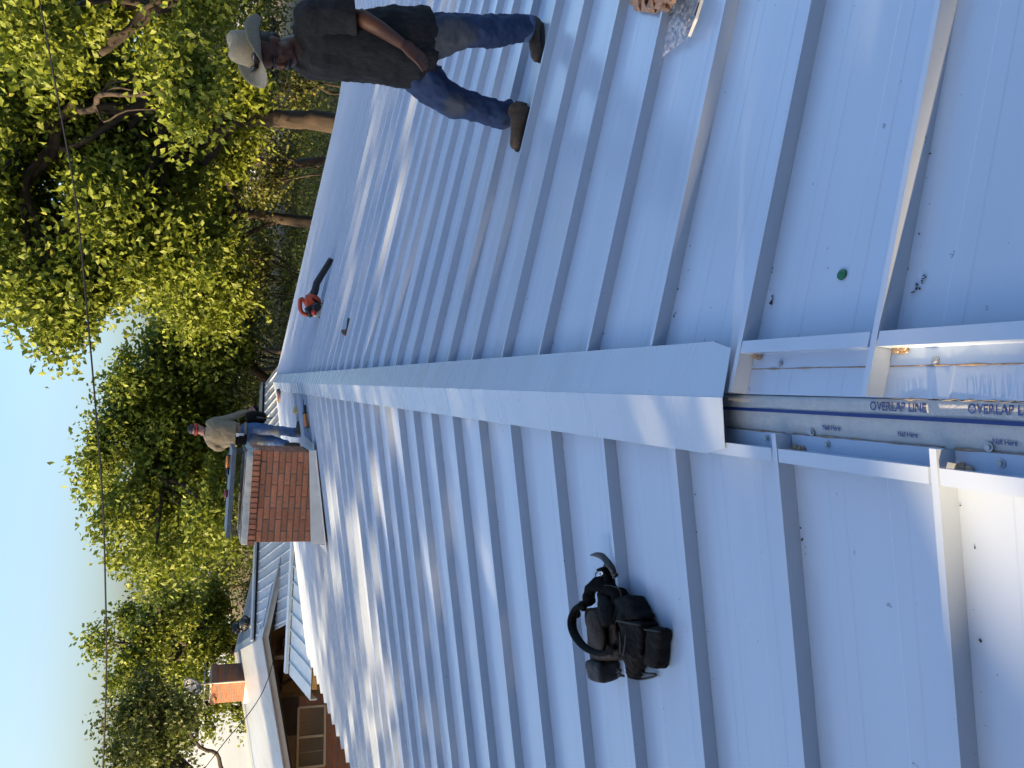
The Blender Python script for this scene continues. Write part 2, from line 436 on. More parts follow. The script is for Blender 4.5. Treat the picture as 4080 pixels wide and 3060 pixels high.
for q in range(len(XR) - 1):
    a, b = XR[q], XR[q + 1]
    t.quad((a, yy, zr(a, yy) + .02), (b, yy, zr(b, yy) + .02), (b, yy - .05, zr(b, yy) + .02), (a, yy - .05, zr(a, yy) + .02))
    t.quad((a, yy, zr(a, yy) + .02), (b, yy, zr(b, yy) + .02), (b, yy + .004, zr(b, yy) - .13), (a, yy + .004, zr(a, yy) - .13))
t.build('rake_trim', M['roof_edge'], house)
# deck and walls under the metal
d = MB()
for (xs, zf, ye) in ((XL, zl, Y_FAR - .03), (XR, zr, Y_FAR + .2)):
    for q in range(len(xs) - 1):
        a, b = (xs[q] if q else 0.0), xs[q + 1]
        b = b + (.06 if b == X_EAVE_L else -.06 if b == X_EAVE_R else 0)
        z = lambda x, y: (zf(x, y) if x else -RC) - (.012 if zf is zl else .09)
        d.quad((a, Y_NEAR, z(a, Y_NEAR)), (b, Y_NEAR, z(b, Y_NEAR)), (b, ye, z(b, ye)), (a, ye, z(a, ye)))
        d.quad((a, Y_NEAR, z(a, Y_NEAR) - .05), (b, Y_NEAR, z(b, Y_NEAR) - .05), (b, ye, z(b, ye) - .05), (a, ye, z(a, ye) - .05))
d.build('roof_deck', M['wood_tan'], house)
for xw in (X_EAVE_L + .55, X_EAVE_R - .9):
    zt = (zl(xw) if xw < 0 else zr(xw, 8)) - .08
    w = MB(); w.box((xw, (Y_FAR + Y_NEAR) / 2 - .1, (zt + GROUND_Z) / 2), (.16, Y_FAR - Y_NEAR - .5, zt - GROUND_Z))
    w.build('side_wall', M['brick_wall'], house)
for yw in (Y_NEAR + .3, Y_FAR - .4):
    pts = [(X_EAVE_L + .63, zl(X_EAVE_L + .63) - .09), (0, -RC - .08), (5.6, zr(5.6, 17) - .14), (X_EAVE_R - .98, zr(X_EAVE_R - .98, 17) - .14)]
    V = [(x, yw + o, z) for o in (-.08, .08) for x, z in [(pts[0][0], GROUND_Z)] + pts + [(pts[-1][0], GROUND_Z)]]
    w = MB(); k = 6; w.add(V, [tuple(range(k)), tuple(range(2 * k - 1, k - 1, -1))] + [(i, (i + 1) % k, k + (i + 1) % k, k + i) for i in range(k)])
    w.build('gable_wall', M['brick_wall'], house)

# ---- ridge cap in three lapped lengths
CW = .163; CZ = .047
def cap(y0, y1, lift, chamfer):
    z0 = lift
    def pt(x, y): return (x, y, z0 - abs(x) / CW * CZ)
    V = []; F = []
    cut = .115 if chamfer else 0.0
    for s in (-1, 1):
        n = len(V)
        if chamfer: ring = [pt(0, y0), pt(s * (CW - .022), y0 + .028), pt(s * CW, y0 + cut), pt(s * CW, y1), pt(0, y1)]
        else: ring = [pt(0, y0), pt(s * CW, y0), pt(s * CW, y1), pt(0, y1)]
        V += ring; k = len(ring); F.append(tuple(n + i for i in range(k)))
        n = len(V)                              # hemmed drip
        e = [pt(s * CW, y0 + cut), pt(s * CW, y1)]
        V += e + [(s * (CW + .002), e[1][1], e[1][2] - .012), (s * (CW + .002), e[0][1], e[0][2] - .012)]
        F.append((n, n + 1, n + 2, n + 3))
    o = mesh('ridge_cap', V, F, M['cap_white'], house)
    sm = o.modifiers.new('solid', 'SOLIDIFY'); sm.thickness = .0015
    return o
yj1 = float(at_z(1571, 1536, 0.0)[1]); yj2 = yj1 + 5.2
cap(Y_CAP, yj1 + .03, .0018, True); cap(yj1 - .02, yj2 + .03, .0, False); cap(yj2 - .02, Y_FAR + .1, -.0018, False)

# ---- exposed ridge: underlayment, z closures, screws, sealant
u = MB(); ys = np.linspace(Y_NEAR, Y_CAP + 1.0, 40)
xs = [-.14, -.10, -.05, -.018, 0.0, .010, .016, .07, .10]
V = []; F = []
for y in ys:
    for x in xs:
        z = -RC - .006 - .17 * abs(x) + (.006 if -.06 < x < .011 else (-.008 if x > 0 else 0)) + .0016 * math.sin(y * 23 + x * 40) + .0012 * math.sin(y * 61 - x * 90)
        V.append((x, y, z))
n = len(xs)
for i in range(len(ys) - 1):
    for j in range(n - 1): F.append((i * n + j, i * n + j + 1, (i + 1) * n + j + 1, (i + 1) * n + j))
under = mesh('underlayment', V, F, M['membrane'], house, True)
ZM = lambda x: -RC - .006 - .17 * abs(x) + .006 + .0032
# printed line and words on the membrane
pl = MB(); x0 = float(at_z(3300, 1648, ZM(0))[0])
pl.box((x0, (Y_NEAR + Y_CAP + .9) / 2, ZM(x0) + .0002), (.0085, Y_CAP + .9 - Y_NEAR, .0006))
pl.build('printed_line', M['print_blue'], under)
def words(txt, ix0, ix1, iy, parent, matl, name, clipx=None):
    A = at_z(ix0, iy, ZM(.0)); B = at_z(ix1, iy, ZM(.0))
    length = abs(A[1] - B[1])
    cu = bpy.data.curves.new('t', 'FONT'); cu.body = txt; cu.size = 1.0; cu.space_character = .98; cu.extrude = 0; cu.offset = .018
    ob = bpy.data.objects.new('t', cu); COL.objects.link(ob)
    dg = bpy.context.evaluated_depsgraph_get(); me = bpy.data.meshes.new_from_object(ob.evaluated_get(dg))
    bpy.data.objects.remove(ob); bpy.data.curves.remove(cu)
    co = np.zeros(len(me.vertices) * 3); me.vertices.foreach_get('co', co); co = co.reshape(-1, 3)
    s = length / (co[:, 0].max() - co[:, 0].min())
    X = A[1] - (co[:, 0] - co[:, 0].min()) * s; Yv = A[0] + (co[:, 1] - .35) * s * 1.2
    out = np.stack([Yv, X, np.full(len(X), 0.0)], 1)
    for q in range(len(out)): out[q, 2] = ZM(out[q, 0]) + .0006
    me.vertices.foreach_set('co', out.ravel()); me.update()
    for p_ in me.polygons: p_.use_smooth = False
    me.materials.clear(); me.materials.append(matl); me.name = name
    o = bpy.data.objects.new(name, me); COL.objects.link(o); attach(o, parent); return length
L0 = words('OVERLAP LINE', 3466, 3690, 1616, under, M['print_blue'], 'printed_words')
words('OVERLAP LINE', 3856, 4150, 1627, under, M['print_blue'], 'printed_words')
words('Nail Here', 3265, 3335, 1701, under, M['print_blue'], 'printed_words')
words('Nail Here', 3563, 3642, 1727, under, M['print_blue'], 'printed_words')
words('Nail Here', 3940, 4040, 1757, under, M['print_blue'], 'printed_words')

def screw(parent, x, y, z, nrm):
    B = basis((0, 1, 0), nrm)
    s = MB(); s.tube([np.array((x, y, z)), np.array((x, y, z)) + np.array(nrm) * .0025], .0095, 12, (0, 1, 0))
    s.tube([np.array((x, y, z)) + np.array(nrm) * .0025, np.array((x, y, z)) + np.array(nrm) * .0065], [.0062, .0052], 10, (0, 1, 0))
    o = s.build('screw', M['screw'], parent, False)
    return o
def closure(side, ya, yb, screws):
    zf = (lambda x: zl(x)) if side < 0 else (lambda x: zr(x, 1))
    s = side
    A = [(.160, RIB_H + .001), (.126, RIB_H + .0015), (.125, .0015), (.086, .0015)]
    V = []; F = []
    for y in (ya, yb):
        for a, b in A: V.append((s * a, y, zf(s * a) + b))
    V += [(s * .160, ya, zf(s * .16) + RIB_H - .008), (s * .160, yb, zf(s * .16) + RIB_H - .008)]
    for j in range(3): F.append((j, j + 1, 5 + j, 4 + j))
    F.append((0, 4, 9, 8))
    # end tabs folded against the seams
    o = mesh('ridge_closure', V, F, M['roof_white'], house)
    sm = o.modifiers.new('solid', 'SOLIDIFY'); sm.thickness = .0008; sm.offset = 0
    for (x, y) in screws:
        screw(o, x, y, zf(x) + .0022, np.array((.18 * s, 0, 1)) / np.linalg.norm((.18 * s, 0, 1)))
    # bead of sealant tape showing under the flange
    b = MB(); pts = []
    for q in range(16):
        yq = ya + (yb - ya) * q / 15; pts.append((s * (.0855 - .001 * rnd.random()), yq, zf(s * .085) + .0016))
    b.tube(pts, [.0012 + .0022 * (rnd.random() ** 3) for _ in pts], 6)
    b.build('sealant_bead', M['sealant'], o, True)
    # blob where flange meets the seam
    b = MB()
    for q in range(9):
        c = np.array((s * (.119 + .012 * rnd.random()), yb - .012 - .03 * rnd.random() ** 2, 0.0)); c[2] = zf(c[0]) + .004 + .008 * rnd.random()
        b.ell(c, (.006 + .006 * rnd.random(), .007 + .008 * rnd.random(), .004), 8, 5)
    b.build('sealant_blob', M['sealant'], o, True)
    return o
def sx(ix, iy): 
    q = on_l(ix, iy, .003) if iy > 1650 else on_r(ix, iy, .003); return (float(q[0]), float(q[1]))
SCR_L = [sx(3055, 1745), sx(3233, 1722), sx(3296, 1770), sx(3725, 1810), sx(3940, 1781), sx(3988, 1845)]
SCR_R = [sx(3109, 1449), sx(3467, 1440), sx(3727, 1437)]
for side, ribs, scr in ((-1, ribs_l, SCR_L), (1, ribs_r, SCR_R)):
    ee = [Y_NEAR] + [y for y in ribs if y < Y_CAP + .75]
    for i in range(len(ee) - 1):
        ya, yb = ee[i] + .013, ee[i + 1] - .013
        if side > 0 and yb > Y_CAP: continue
        ss = [(x, y) for x, y in scr if ya < y < yb]
        if yb < .55: ss = [(side * .105, ya + .12), (side * .105, yb - .1)]
        closure(side, ya, yb, ss)
# peeled strip of release film along the right edge of the membrane
f = MB(); pts = []; rr = []
for q in range(26):
    y = float(at_z(3560 + q * 26, 1590, ZM(0.04))[1]); pts.append((.011 + .002 * math.sin(q * 2.1) + .003 * rnd.random(), y, ZM(.012) + .002 + .003 * rnd.random())); rr.append((.0006 + .0035 * rnd.random() ** 4, .0008))
f.tube(pts, rr, 6); f.build('peeled_film', M['foil_edge'], under, True)

# debris: leaf bits in the corner of the seams, dark specks, on the panels
deb = MB()
for side, ribs in ((1, ribs_r), (-1, ribs_l)):
    for y in ribs:
        if y > 6 or y < .3: continue
        for k in range(5 if y < 3 else 2):
            x = side * (.18 + abs(rnd.gauss(0, .28))); yy_ = y - RIB_W / 2 - .004 - abs(rnd.gauss(0, .018))
            z = (zl(x) if side < 0 else zr(x, yy_)) + .002
            r = .0010 + .0022 * rnd.random() ** 3
            deb.box((x, yy_, z), (r * (1 + 2 * rnd.random()), r * 1.3, r * .8), rotm((0, 0, 1), rnd.random() * 3))
    for k in range(45):
        x = side * (.2 + 4.0 * rnd.random() ** 1.5); yy_ = .5 + 7 * rnd.random() ** 1.5
        z = (zl(x) if side < 0 else zr(x, yy_)) + .002
        r = .0008 + .002 * rnd.random() ** 4
        deb.box((x, yy_, z), (r * (1 + 2 * rnd.random()), r * 1.2, r * .6), rotm((0, 0, 1), rnd.random() * 3))
o = deb.build('roof_litter', M['rust']); prop(o, 'dark specks of leaf litter scattered over the roof panels', 'litter', kind='stuff')
for (ix, iy, n_) in ((3075, 1205, 8), (3650, 1150, 6), (3680, 1120, 6), (2690, 1258, 4)):
    c = on_r(ix, iy, .002); b = MB()
    for k in range(n_):
        p = c + np.array((rnd.gauss(0, .009), rnd.gauss(0, .003), 0)); p[2] = zr(p[0], p[1]) + .004
        b.ell(p, (.002 + .004 * rnd.random(), .001 + .002 * rnd.random(), .002), 6, 4, rotm((0, 0, 1), rnd.random() * 3))
    o = b.build('leaf_clump', M['rust'], None, True)
    prop(o, {3075: 'rusty brown litter clump in the seam nearest the ridge cap end', 3650: 'crumbled leaf clump in the seam by the bare ridge, beyond the green cap', 3680: 'thin curled twig of litter beside the crumbled leaf clump', 2690: 'tiny dark litter clump in the seam before the paper bag'}[ix], 'litter')
# ================================================================ BRICK CHIMNEY on the left slope
CY0 = float(on_l(1268, 1801)[1]) + .02          # front face
cxr = float(at_y(1245, 1801, CY0)[0]); cxl = float(at_y(1255, 2160, CY0)[0])
ztop = float(at_y(1030, 1960, CY0)[2])          # underside of the soldier course
CD = 1.0
chim = empty('brick_chimney', ((cxl + cxr) / 2, CY0 + CD / 2, zl((cxl + cxr) / 2) - .2), 'large red brick chimney with soldier course and metal rain lid, near the ridge', 'chimney')
zb = zl(cxl) - .1
core = MB(); core.box(((cxl + cxr) / 2, CY0 + CD / 2, (zb + ztop + .2) / 2), (cxr - cxl - .016, CD - .016, ztop + .2 - zb)); core.build('mortar_core', M['mortar'], chim)
CH = (ztop - float(at_y(1226, 1960, CY0)[2])) / 8.0
BL = (cxr - cxl) / 3.98; G = .013
_bm = {}
def brick_mesh(L, W, Hh):
    k = (round(L, 4), round(W, 4), round(Hh, 4))
    if k not in _bm:
        b = bmesh.new(); bmesh.ops.create_cube(b, size=1); bmesh.ops.scale(b, vec=(L, W, Hh), verts=b.verts)
        bmesh.ops.bevel(b, geom=b.edges[:], offset=.004, segments=1, affect='EDGES')
        me = bpy.data.meshes.new('brick'); b.to_mesh(me); b.free(); me.materials.append(M['brick']); _bm[k] = me
    return _bm[k]
def brick(L, W, Hh, c, parent, rz=0.0):
    o = bpy.data.objects.new('brick', brick_mesh(L, W, Hh)); COL.objects.link(o); o.location = Vector(c)
    o.rotation_euler = (rnd.gauss(0, .004), rnd.gauss(0, .004), rz + rnd.gauss(0, .004)); attach(o, parent); return o
for r in range(14):
    zc = ztop - CH * (r + .5)
    if zc + CH < zl(cxr): break
    def run(x0, x1, place, off):
        x = x0 - off
        while x < x1 - .02:
            a, b = max(x, x0), min(x + BL, x1)
            if b - a > .05: place((a + b) / 2, b - a - G)
            x += BL
    off = 0 if r % 2 else BL / 2
    run(cxl, cxr, lambda c, L: (brick(L, .1, CH - G, (c, CY0 + .05 + rnd.gauss(0, .0015), zc), chim) if zc + CH > zl(c) - .02 else None), off)
    run(CY0 + .1, CY0 + CD, lambda c, L: brick(L, .1, CH - G, (cxr - .05, c, zc), chim, math.pi / 2), BL / 2 - off + .1)
    if zc > zl(cxl) - CH: run(CY0 + .1, CY0 + CD, lambda c, L: brick(L, .1, CH - G, (cxl + .05, c, zc), chim, math.pi / 2), BL / 2 - off + .1)
# soldier course, slightly proud
SHt = float(at_y(1000, 1960, CY0)[2]) - ztop
sx0, sx1 = cxl - .035, cxr + .012; ns = 18; sw = (sx1 - sx0) / ns
for i in range(ns): brick(sw - G, .1, SHt - .004, (sx0 + sw * (i + .5), CY0 + .02, ztop + SHt / 2 + .004), chim)
for i in range(13):
    brick(CD / 13 - G, .1, SHt - .004, (cxr + .012 - .05, CY0 + .07 + CD / 13 * (i + .5), ztop + SHt / 2 + .004), chim, math.pi / 2)
    brick(CD / 13 - G, .1, SHt - .004, (cxl - .035 + .05, CY0 + .07 + CD / 13 * (i + .5), ztop + SHt / 2 + .004), chim, math.pi / 2)
# cement crown with rounded shoulders
zc0 = ztop + SHt + .004; zc1 = float(at_y(968, 1960, CY0)[2])
V = []; F = []; xa, xb, ya, yb = cxl - .03, cxr + .005, CY0 - .025, CY0 + CD + .02
prof = [(0, 0), (-.004, .35), (.012, .75), (.05, .97), (.12, 1.0)]
for ins, t_ in prof:
    z = zc0 + (zc1 - zc0) * t_
    ring = []
    for k in range(40):
        s_ = k / 40 * 4; e = int(s_); f_ = s_ - e
        P = [(xa, ya), (xb, ya), (xb, yb), (xa, yb)]; p0, p1 = P[e], P[(e + 1) % 4]
        x = p0[0] + (p1[0] - p0[0]) * f_; y = p0[1] + (p1[1] - p0[1]) * f_
        x = min(max(x, xa + ins), xb - ins); y = min(max(y, ya + ins), yb - ins)
        ring.append((x + rnd.gauss(0, .003), y + rnd.gauss(0, .003), z + rnd.gauss(0, .003)))
    V += ring
nk = 40
for j in range(len(prof) - 1):
    for k in range(nk): F.append((j * nk + k, j * nk + (k + 1) % nk, (j + 1) * nk + (k + 1) % nk, (j + 1) * nk + k))
F.append(tuple((len(prof) - 1) * nk + k for k in range(nk)))
mesh('cement_crown', V, F, M['cement'], chim, True)
mo = MB()
for k in range(16):
    mo.ell((xb - .06 * rnd.random(), ya + .16 * rnd.random(), zc0 - .06 + .09 * rnd.random()), (.02 + .02 * rnd.random(), .02 + .02 * rnd.random(), .012 + .012 * rnd.random()), 8, 6)
remesh(mo.build('crumbled_mortar', M['cement'], chim), .008, 1)
# hexagonal wire screen between crown and lid
zl0 = float(at_y(930, 1960, CY0 + .05)[2]); wx0, wx1, wy0, wy1 = xa + .10, xb - .06, CY0 + .08, CY0 + CD - .08
wm = MB(); hs = .024
def hexrow(p0, p1, n, z0, z1, rowh):
    d = (np.array(p1) - np.array(p0)) / n; rows = int((z1 - z0) / rowh)
    for r in range(rows):
        for i in range(n):
            a = np.array([*(np.array(p0) + d * (i + (.5 if r % 2 else 0))), z0 + rowh * r]); dd = np.array([*d, 0])
            t1 = a + dd * .5 + np.array((0, 0, rowh * .38)); t2 = a + dd
            for u_, v_ in ((a, t1), (t1, t2), (t1, t1 + np.array((0, 0, rowh * .62)))):
                wm.tube([u_, v_], .0024, 3, (0, 0, 1), False)
nhx = int((wx1 - wx0) / hs / 1.6); nhy = int((wy1 - wy0) / hs / 1.6)
hexrow((wx0, wy0), (wx1, wy0), nhx, zc1 - .01, zl0, hs * 1.25); hexrow((wx1, wy0), (wx1, wy1), nhy, zc1 - .01, zl0, hs * 1.25)
hexrow((wx0, wy1), (wx1, wy1), nhx, zc1 - .01, zl0, hs * 1.25); hexrow((wx0, wy0), (wx0, wy1), nhy, zc1 - .01, zl0, hs * 1.25)
o = wm.build('wire_screen', M['wire'], chim); o['kind'] = 'stuff'
# sheet metal lid with turned-down lip
A = at_y(935, 1790, CY0 + .02); B = at_y(925, 2145, CY0 + .02)
lx0, lx1 = float(B[0]), float(A[0]); zt = zl0 + .055
lid = MB()
for (x0_, y0_, x1_, y1_, za, zb_) in ((lx0, CY0 + .02, lx1, CY0 + CD, zl0 - .005, zt),):
    mid = (zt + .03)
    P = [(x0_, y0_, zt), (x1_, y0_, zt), (x1_, y1_, zt), (x0_, y1_, zt)]
    lid.add(P, [(0, 1, 2, 3)])
    lid.add(P + [(x, y, zl0) for x, y, z in P], [(0, 4, 5, 1), (1, 5, 6, 2), (2, 6, 7, 3), (3, 7, 4, 0)])
lo = lid.build('rain_lid', M['lid_metal'], chim, weld=True); sm = lo.modifiers.new('solid', 'SOLIDIFY'); sm.thickness = .004
dm = MB(); dm.hexa([(lx1 - .02, CY0 + .01, zl0 + .01), (lx1 + .07, CY0 + .02, zl0 + .075), (lx1 + .06, CY0 + .3, zl0 + .075), (lx1 - .02, CY0 + .3, zl0 + .02),
         (lx1 - .02, CY0 + .01, zl0 + .05), (lx1 + .07, CY0 + .02, zl0 + .085), (lx1 + .06, CY0 + .3, zl0 + .085), (lx1 - .02, CY0 + .3, zl0 + .055)])
dm.build('bent_corner', M['lid_metal'], chim)
LZ = zt + .004
# apron flashing
fl = MB(); zf0 = lambda x: zl(x) + .052
x_a, x_b = cxl - .03, cxr + .02; yA = CY0 - .006; fh = .16
fl.quad((x_a, yA, zl(cxl) + fh + .09), (x_b, yA, zl(cxr) + fh - .03), (x_b, yA - .012, zf0(x_b)), (x_a, yA - .012, zf0(x_a)))
fl.quad((x_a, yA - .012, zf0(x_a)), (x_b, yA - .012, zf0(x_b)), (x_b + .03, yA - .20, zf0(x_b) + .003), (x_a - .05, yA - .20, zf0(x_a) + .003))
fl.quad((x_b, yA, zl(cxr) + fh - .03), (x_b, CY0 + CD, zl(cxr) + fh - .03), (x_b + .01, CY0 + CD, zf0(x_b)), (x_b, yA - .012, zf0(x_b)))
fl.quad((x_b, yA - .012, zf0(x_b)), (x_b + .01, CY0 + CD, zf0(x_b)), (x_b + .14, CY0 + CD, zf0(x_b + .14)), (x_b + .10, yA - .02, zf0(x_b + .10) + .001))
fl.quad((x_a, yA, zl(cxl) + fh + .09), (x_a - .01, CY0 + CD, zl(cxl) + fh), (x_a - .02, CY0 + CD, zf0(x_a)), (x_a - .01, yA - .012, zf0(x_a)))
fl.quad((x_a, yA - .012, zf0(x_a)), (x_a - .02, CY0 + CD, zf0(x_a)), (x_a - .16, CY0 + CD, zf0(x_a - .16)), (x_a - .12, yA - .12, zf0(x_a - .12)))
o = fl.build('apron_flashing', M['flashing'], chim); o.modifiers.new('solid', 'SOLIDIFY').thickness = .002
# ================================================================ TERRAIN
V = []; F = []; gx = np.concatenate([np.linspace(-400, -60, 12), np.linspace(-50, 50, 41), np.linspace(60, 400, 12)]); gy = np.concatenate([np.linspace(-120, 0, 8), np.linspace(4, 80, 39), np.linspace(90, 600, 18)])
def ground_z(x, y):
    z = GROUND_Z
    if y > 24: z += .028 * min(y - 24, 60)
    k = max(0.0, (-x - 14 - .12 * y) / 30.0)              # falls away to the left
    if y > 34 and k > 0: z -= 26.0 * min(k, 3.0) * min(1.0, (y - 34) / 40.0)
    if y > 90: z -= .16 * (y - 90)
    return z + .12 * math.sin(x * .31 + 1.3) * math.sin(y * .23)
for y in gy:
    for x in gx: V.append((x, y, ground_z(x, y)))
n = len(gx)
for j in range(len(gy) - 1):
    for i in range(n - 1): F.append((j * n + i, j * n + i + 1, (j + 1) * n + i + 1, (j + 1) * n + i))
prop(mesh('ground', V, F, M['ground'], None, True), 'leaf strewn bare ground under the oaks', kind='structure')

V = []; F = []; hx = np.linspace(-900, 500, 40); hy = np.linspace(160, 900, 14)
for y in hy:
    for x in hx: V.append((x, y, -34 + 30 * ((y - 160) / 740) ** .8 + 5 * math.sin(x * .012 + y * .006) + 3 * math.sin(x * .031 - y * .011)))
n = len(hx)
for j in range(len(hy) - 1):
    for i in range(n - 1): F.append((j * n + i, j * n + i + 1, (j + 1) * n + i + 1, (j + 1) * n + i))
prop(mesh('hazy_hills', V, F, M['hazy_hills'], None, True), 'far hillside to the left, pale haze put into its colour', kind='structure')
# ================================================================ HOUSE BEHIND (gable facing us, wing to the right)
aa = math.radians(20); E2 = np.array((math.cos(aa), math.sin(aa), 0)); B2 = np.array((-math.sin(aa), math.cos(aa), 0)); Z3 = np.array((0, 0, 1.0))
PK = at_y(1047, 2527, 22.0)
def fp(ix, iy, off=0.0): return at_plane(ix, iy, PK + B2 * off, B2)
PB = fp(1070, 2540); hf = PK[2] - PB[2]
RB = fp(1151, 2164); LB = fp(1157, 3060)
def flat2(p): return p - B2 * np.dot(p - PK, B2)
RB = PB + (RB - PB) * 1.35; LB = PB + (LB - PB) * 1.45
house2 = empty('house', (PK[0], PK[1] + 5, GROUND_Z), 'older brick house behind, low galvanised gable roof with open porch', 'house')
DEPTH = 12.3
for nm, Q in (('r', RB), ('l', LB)):
    a, b = PB + Z3 * hf, Q + Z3 * hf
    o = MB().add([a - B2 * .05, b - B2 * .05, b + B2 * DEPTH, a + B2 * DEPTH], [(0, 1, 2, 3)]).build('roof_slope', M['galv_roof'], house2)
    o.modifiers.new('solid', 'SOLIDIFY').thickness = .03
    m = MB(); m.hexa([PB, Q, Q + B2 * .05, PB + B2 * .05, a - Z3 * .004, b - Z3 * .004, b + B2 * .05 - Z3 * .004, a + B2 * .05 - Z3 * .004]); m.build('fascia_board', M['fascia'], house2)
    # shallow seams across the slope
    k_ = 0; s_ = .6
    while s_ < DEPTH:
        p, q = a + B2 * s_ + Z3 * .012, b + B2 * s_ + Z3 * .012
        MB().tube([p, q], (.016), 4).build('roof_seam', M['galv_roof'], house2); s_ += .9
    # far rake edge catches the light
    MB().tube([a + B2 * DEPTH + Z3 * .02, b + B2 * DEPTH + Z3 * .02], .045, 6).build('rake_trim', M['fascia'], house2)
m = MB(); w_ = .30
dr = (RB - PB) / np.linalg.norm(RB - PB); dl = (LB - PB) / np.linalg.norm(LB - PB); tp = PB + Z3 * (hf + .02)
m.quad(tp - B2 * .06, tp + dr * w_ - B2 * .06, tp + dr * w_ + B2 * DEPTH, tp + B2 * DEPTH)
m.quad(tp - B2 * .06, tp + B2 * DEPTH, tp + dl * w_ + B2 * DEPTH, tp + dl * w_ - B2 * .06)
m.build('ridge_cap', M['canopy_white'], house2).modifiers.new('solid', 'SOLIDIFY').thickness = .01
# wing with its ribbed slope towards us
zw = float(PK[2]) + .02
WA = at_z(1020, 2550, zw); WB = at_z(1057, 1528, zw)
wd = (WB - WA); WL = np.linalg.norm(wd); wd /= WL; wn2 = np.array((wd[1], -wd[0], 0)); dn = wn2 * .98 - Z3 * .20; dnb = -wn2 * .98 - Z3 * .25
MB().add([WA, WB, WB + dn * 3.2, WA + dn * 3.2], [(0, 1, 2, 3)]).build('wing_slope', M['galv_roof'], house2).modifiers.new('solid', 'SOLIDIFY').thickness = .02
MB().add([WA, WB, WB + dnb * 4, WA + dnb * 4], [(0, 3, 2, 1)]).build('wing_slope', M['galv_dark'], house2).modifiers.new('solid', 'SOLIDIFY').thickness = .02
nr = 27
for i in range(nr):
    p = WA + wd * (WL * (i + .3) / nr)
    MB().hexa([p + dn * .12, p + wd * .05 + dn * .12, p + wd * .05 + dn * 3.15, p + dn * 3.15, p + wd * .012 + dn * .12 + Z3 * .05, p + wd * .038 + dn * .12 + Z3 * .05, p + wd * .038 + dn * 3.15 + Z3 * .05, p + wd * .012 + dn * 3.15 + Z3 * .05]).build('roof_rib', M['galv_roof'], house2)
cz = Z3 * .10
m = MB(); m.hexa([WA - wn2 * .3 + cz * .8, WB - wn2 * .3 + cz * .8, WB + wn2 * .10 + cz * .8, WA + wn2 * .10 + cz * .8, WA - wn2 * .3 + cz * 1.5, WB - wn2 * .3 + cz * 1.5, WB + wn2 * .10 + cz * 1.3, WA + wn2 * .10 + cz * 1.3]); m.build('wing_ridge_cap', M['galv_roof'], house2)
m = MB(); m.hexa([WA - wn2 * .3 - cz, WB - wn2 * .3 - cz, WB + wn2 * .02 - cz, WA + wn2 * .02 - cz, WA - wn2 * .3 + cz * .79, WB - wn2 * .3 + cz * .79, WB + wn2 * .02 + cz * .79, WA + wn2 * .02 + cz * .79]); m.build('ridge_shadow_strip', M['wood_dark'], house2)  # dark strip painting the shadow line below the wing ridge cap
m = MB(); m.hexa([WB + wn2 * 5 - Z3 * 3.6, WB - wn2 * 3.5 - Z3 * 3.6, WB - wn2 * 3.5 - Z3 * 3.6 - wd * .1, WB + wn2 * 5 - Z3 * 3.6 - wd * .1, WB + wn2 * 5 - Z3 * 1.1, WB - wn2 * 3.5 - Z3 * 1.1, WB - wn2 * 3.5 - Z3 * 1.1 - wd * .1, WB + wn2 * 5 - Z3 * 1.1 - wd * .1])
m.build('wing_wall', M['brick_wall'], house2)
# porch under the gable
gz = GROUND_Z + .05
def wallq(name, p, q, off0, th, z0, z1, matl):
    a = flat2(p) + B2 * off0; b = flat2(q) + B2 * off0
    a0 = np.array((a[0], a[1], z0)); b0 = np.array((b[0], b[1], z0)); hz = Z3 * (z1 - z0)
    return MB().hexa([a0, b0, b0 + B2 * th, a0 + B2 * th, a0 + hz, b0 + hz, b0 + B2 * th + hz, a0 + B2 * th + hz]).build(name, matl, house2)
gw = [np.array((LB[0], LB[1], gz)), np.array((RB[0], RB[1], gz)), RB - Z3 * .1, PB - Z3 * .1, LB - Z3 * .1]
gw = [flat2(p) + B2 * 3.4 for p in gw]
MB().add(gw + [p + B2 * .15 for p in gw], [(0, 1, 2, 3, 4), (9, 8, 7, 6, 5)] + [(i, (i + 1) % 5, 5 + (i + 1) % 5, 5 + i) for i in range(5)]).build('porch_back_wall', M['plaster'], house2)
wallq('porch_side_wall', RB - E2 * .6, RB - E2 * .5, .6, 2.8, gz, RB[2] + .3, M['wood_dark'])
m = MB(); 
for nm, Q in (('r', RB), ('l', LB)): m.hexa([PB + B2 * .06 - Z3 * .06, Q + B2 * .06 - Z3 * .06, Q + B2 * 3.4 - Z3 * .06, PB + B2 * 3.4 - Z3 * .06, PB + B2 * .06 - Z3 * .02, Q + B2 * .06 - Z3 * .02, Q + B2 * 3.4 - Z3 * .02, PB + B2 * 3.4 - Z3 * .02])
m.build('porch_ceiling', M['wood_dark'], house2)
for iy, iv0 in ((2621, 1092), (2465, 1092)):
    p = fp(iv0, iy, .25); wallq('porch_post', p - E2 * .05, p + E2 * .05, .25, .10, gz, p[2] + .05, M['wood_tan'])
for iy, s in ((2330, .5), (2560, .4), (2700, .8)):
    p = fp(1170, iy, 3.2); m = MB(); m.box((p[0], p[1], p[2] + .1), (s, .25, .5)); m.build('porch_cabinet', M['wood_tan'], house2)
    m = MB()
    q = fp(1100, iy + 40, 1.6); m.tube([q, q - Z3 * 1.0 + E2 * .5, q - Z3 * 1.6 + E2 * .6], .05, 6); m.build('porch_brace', M['wood_dark'], house2)
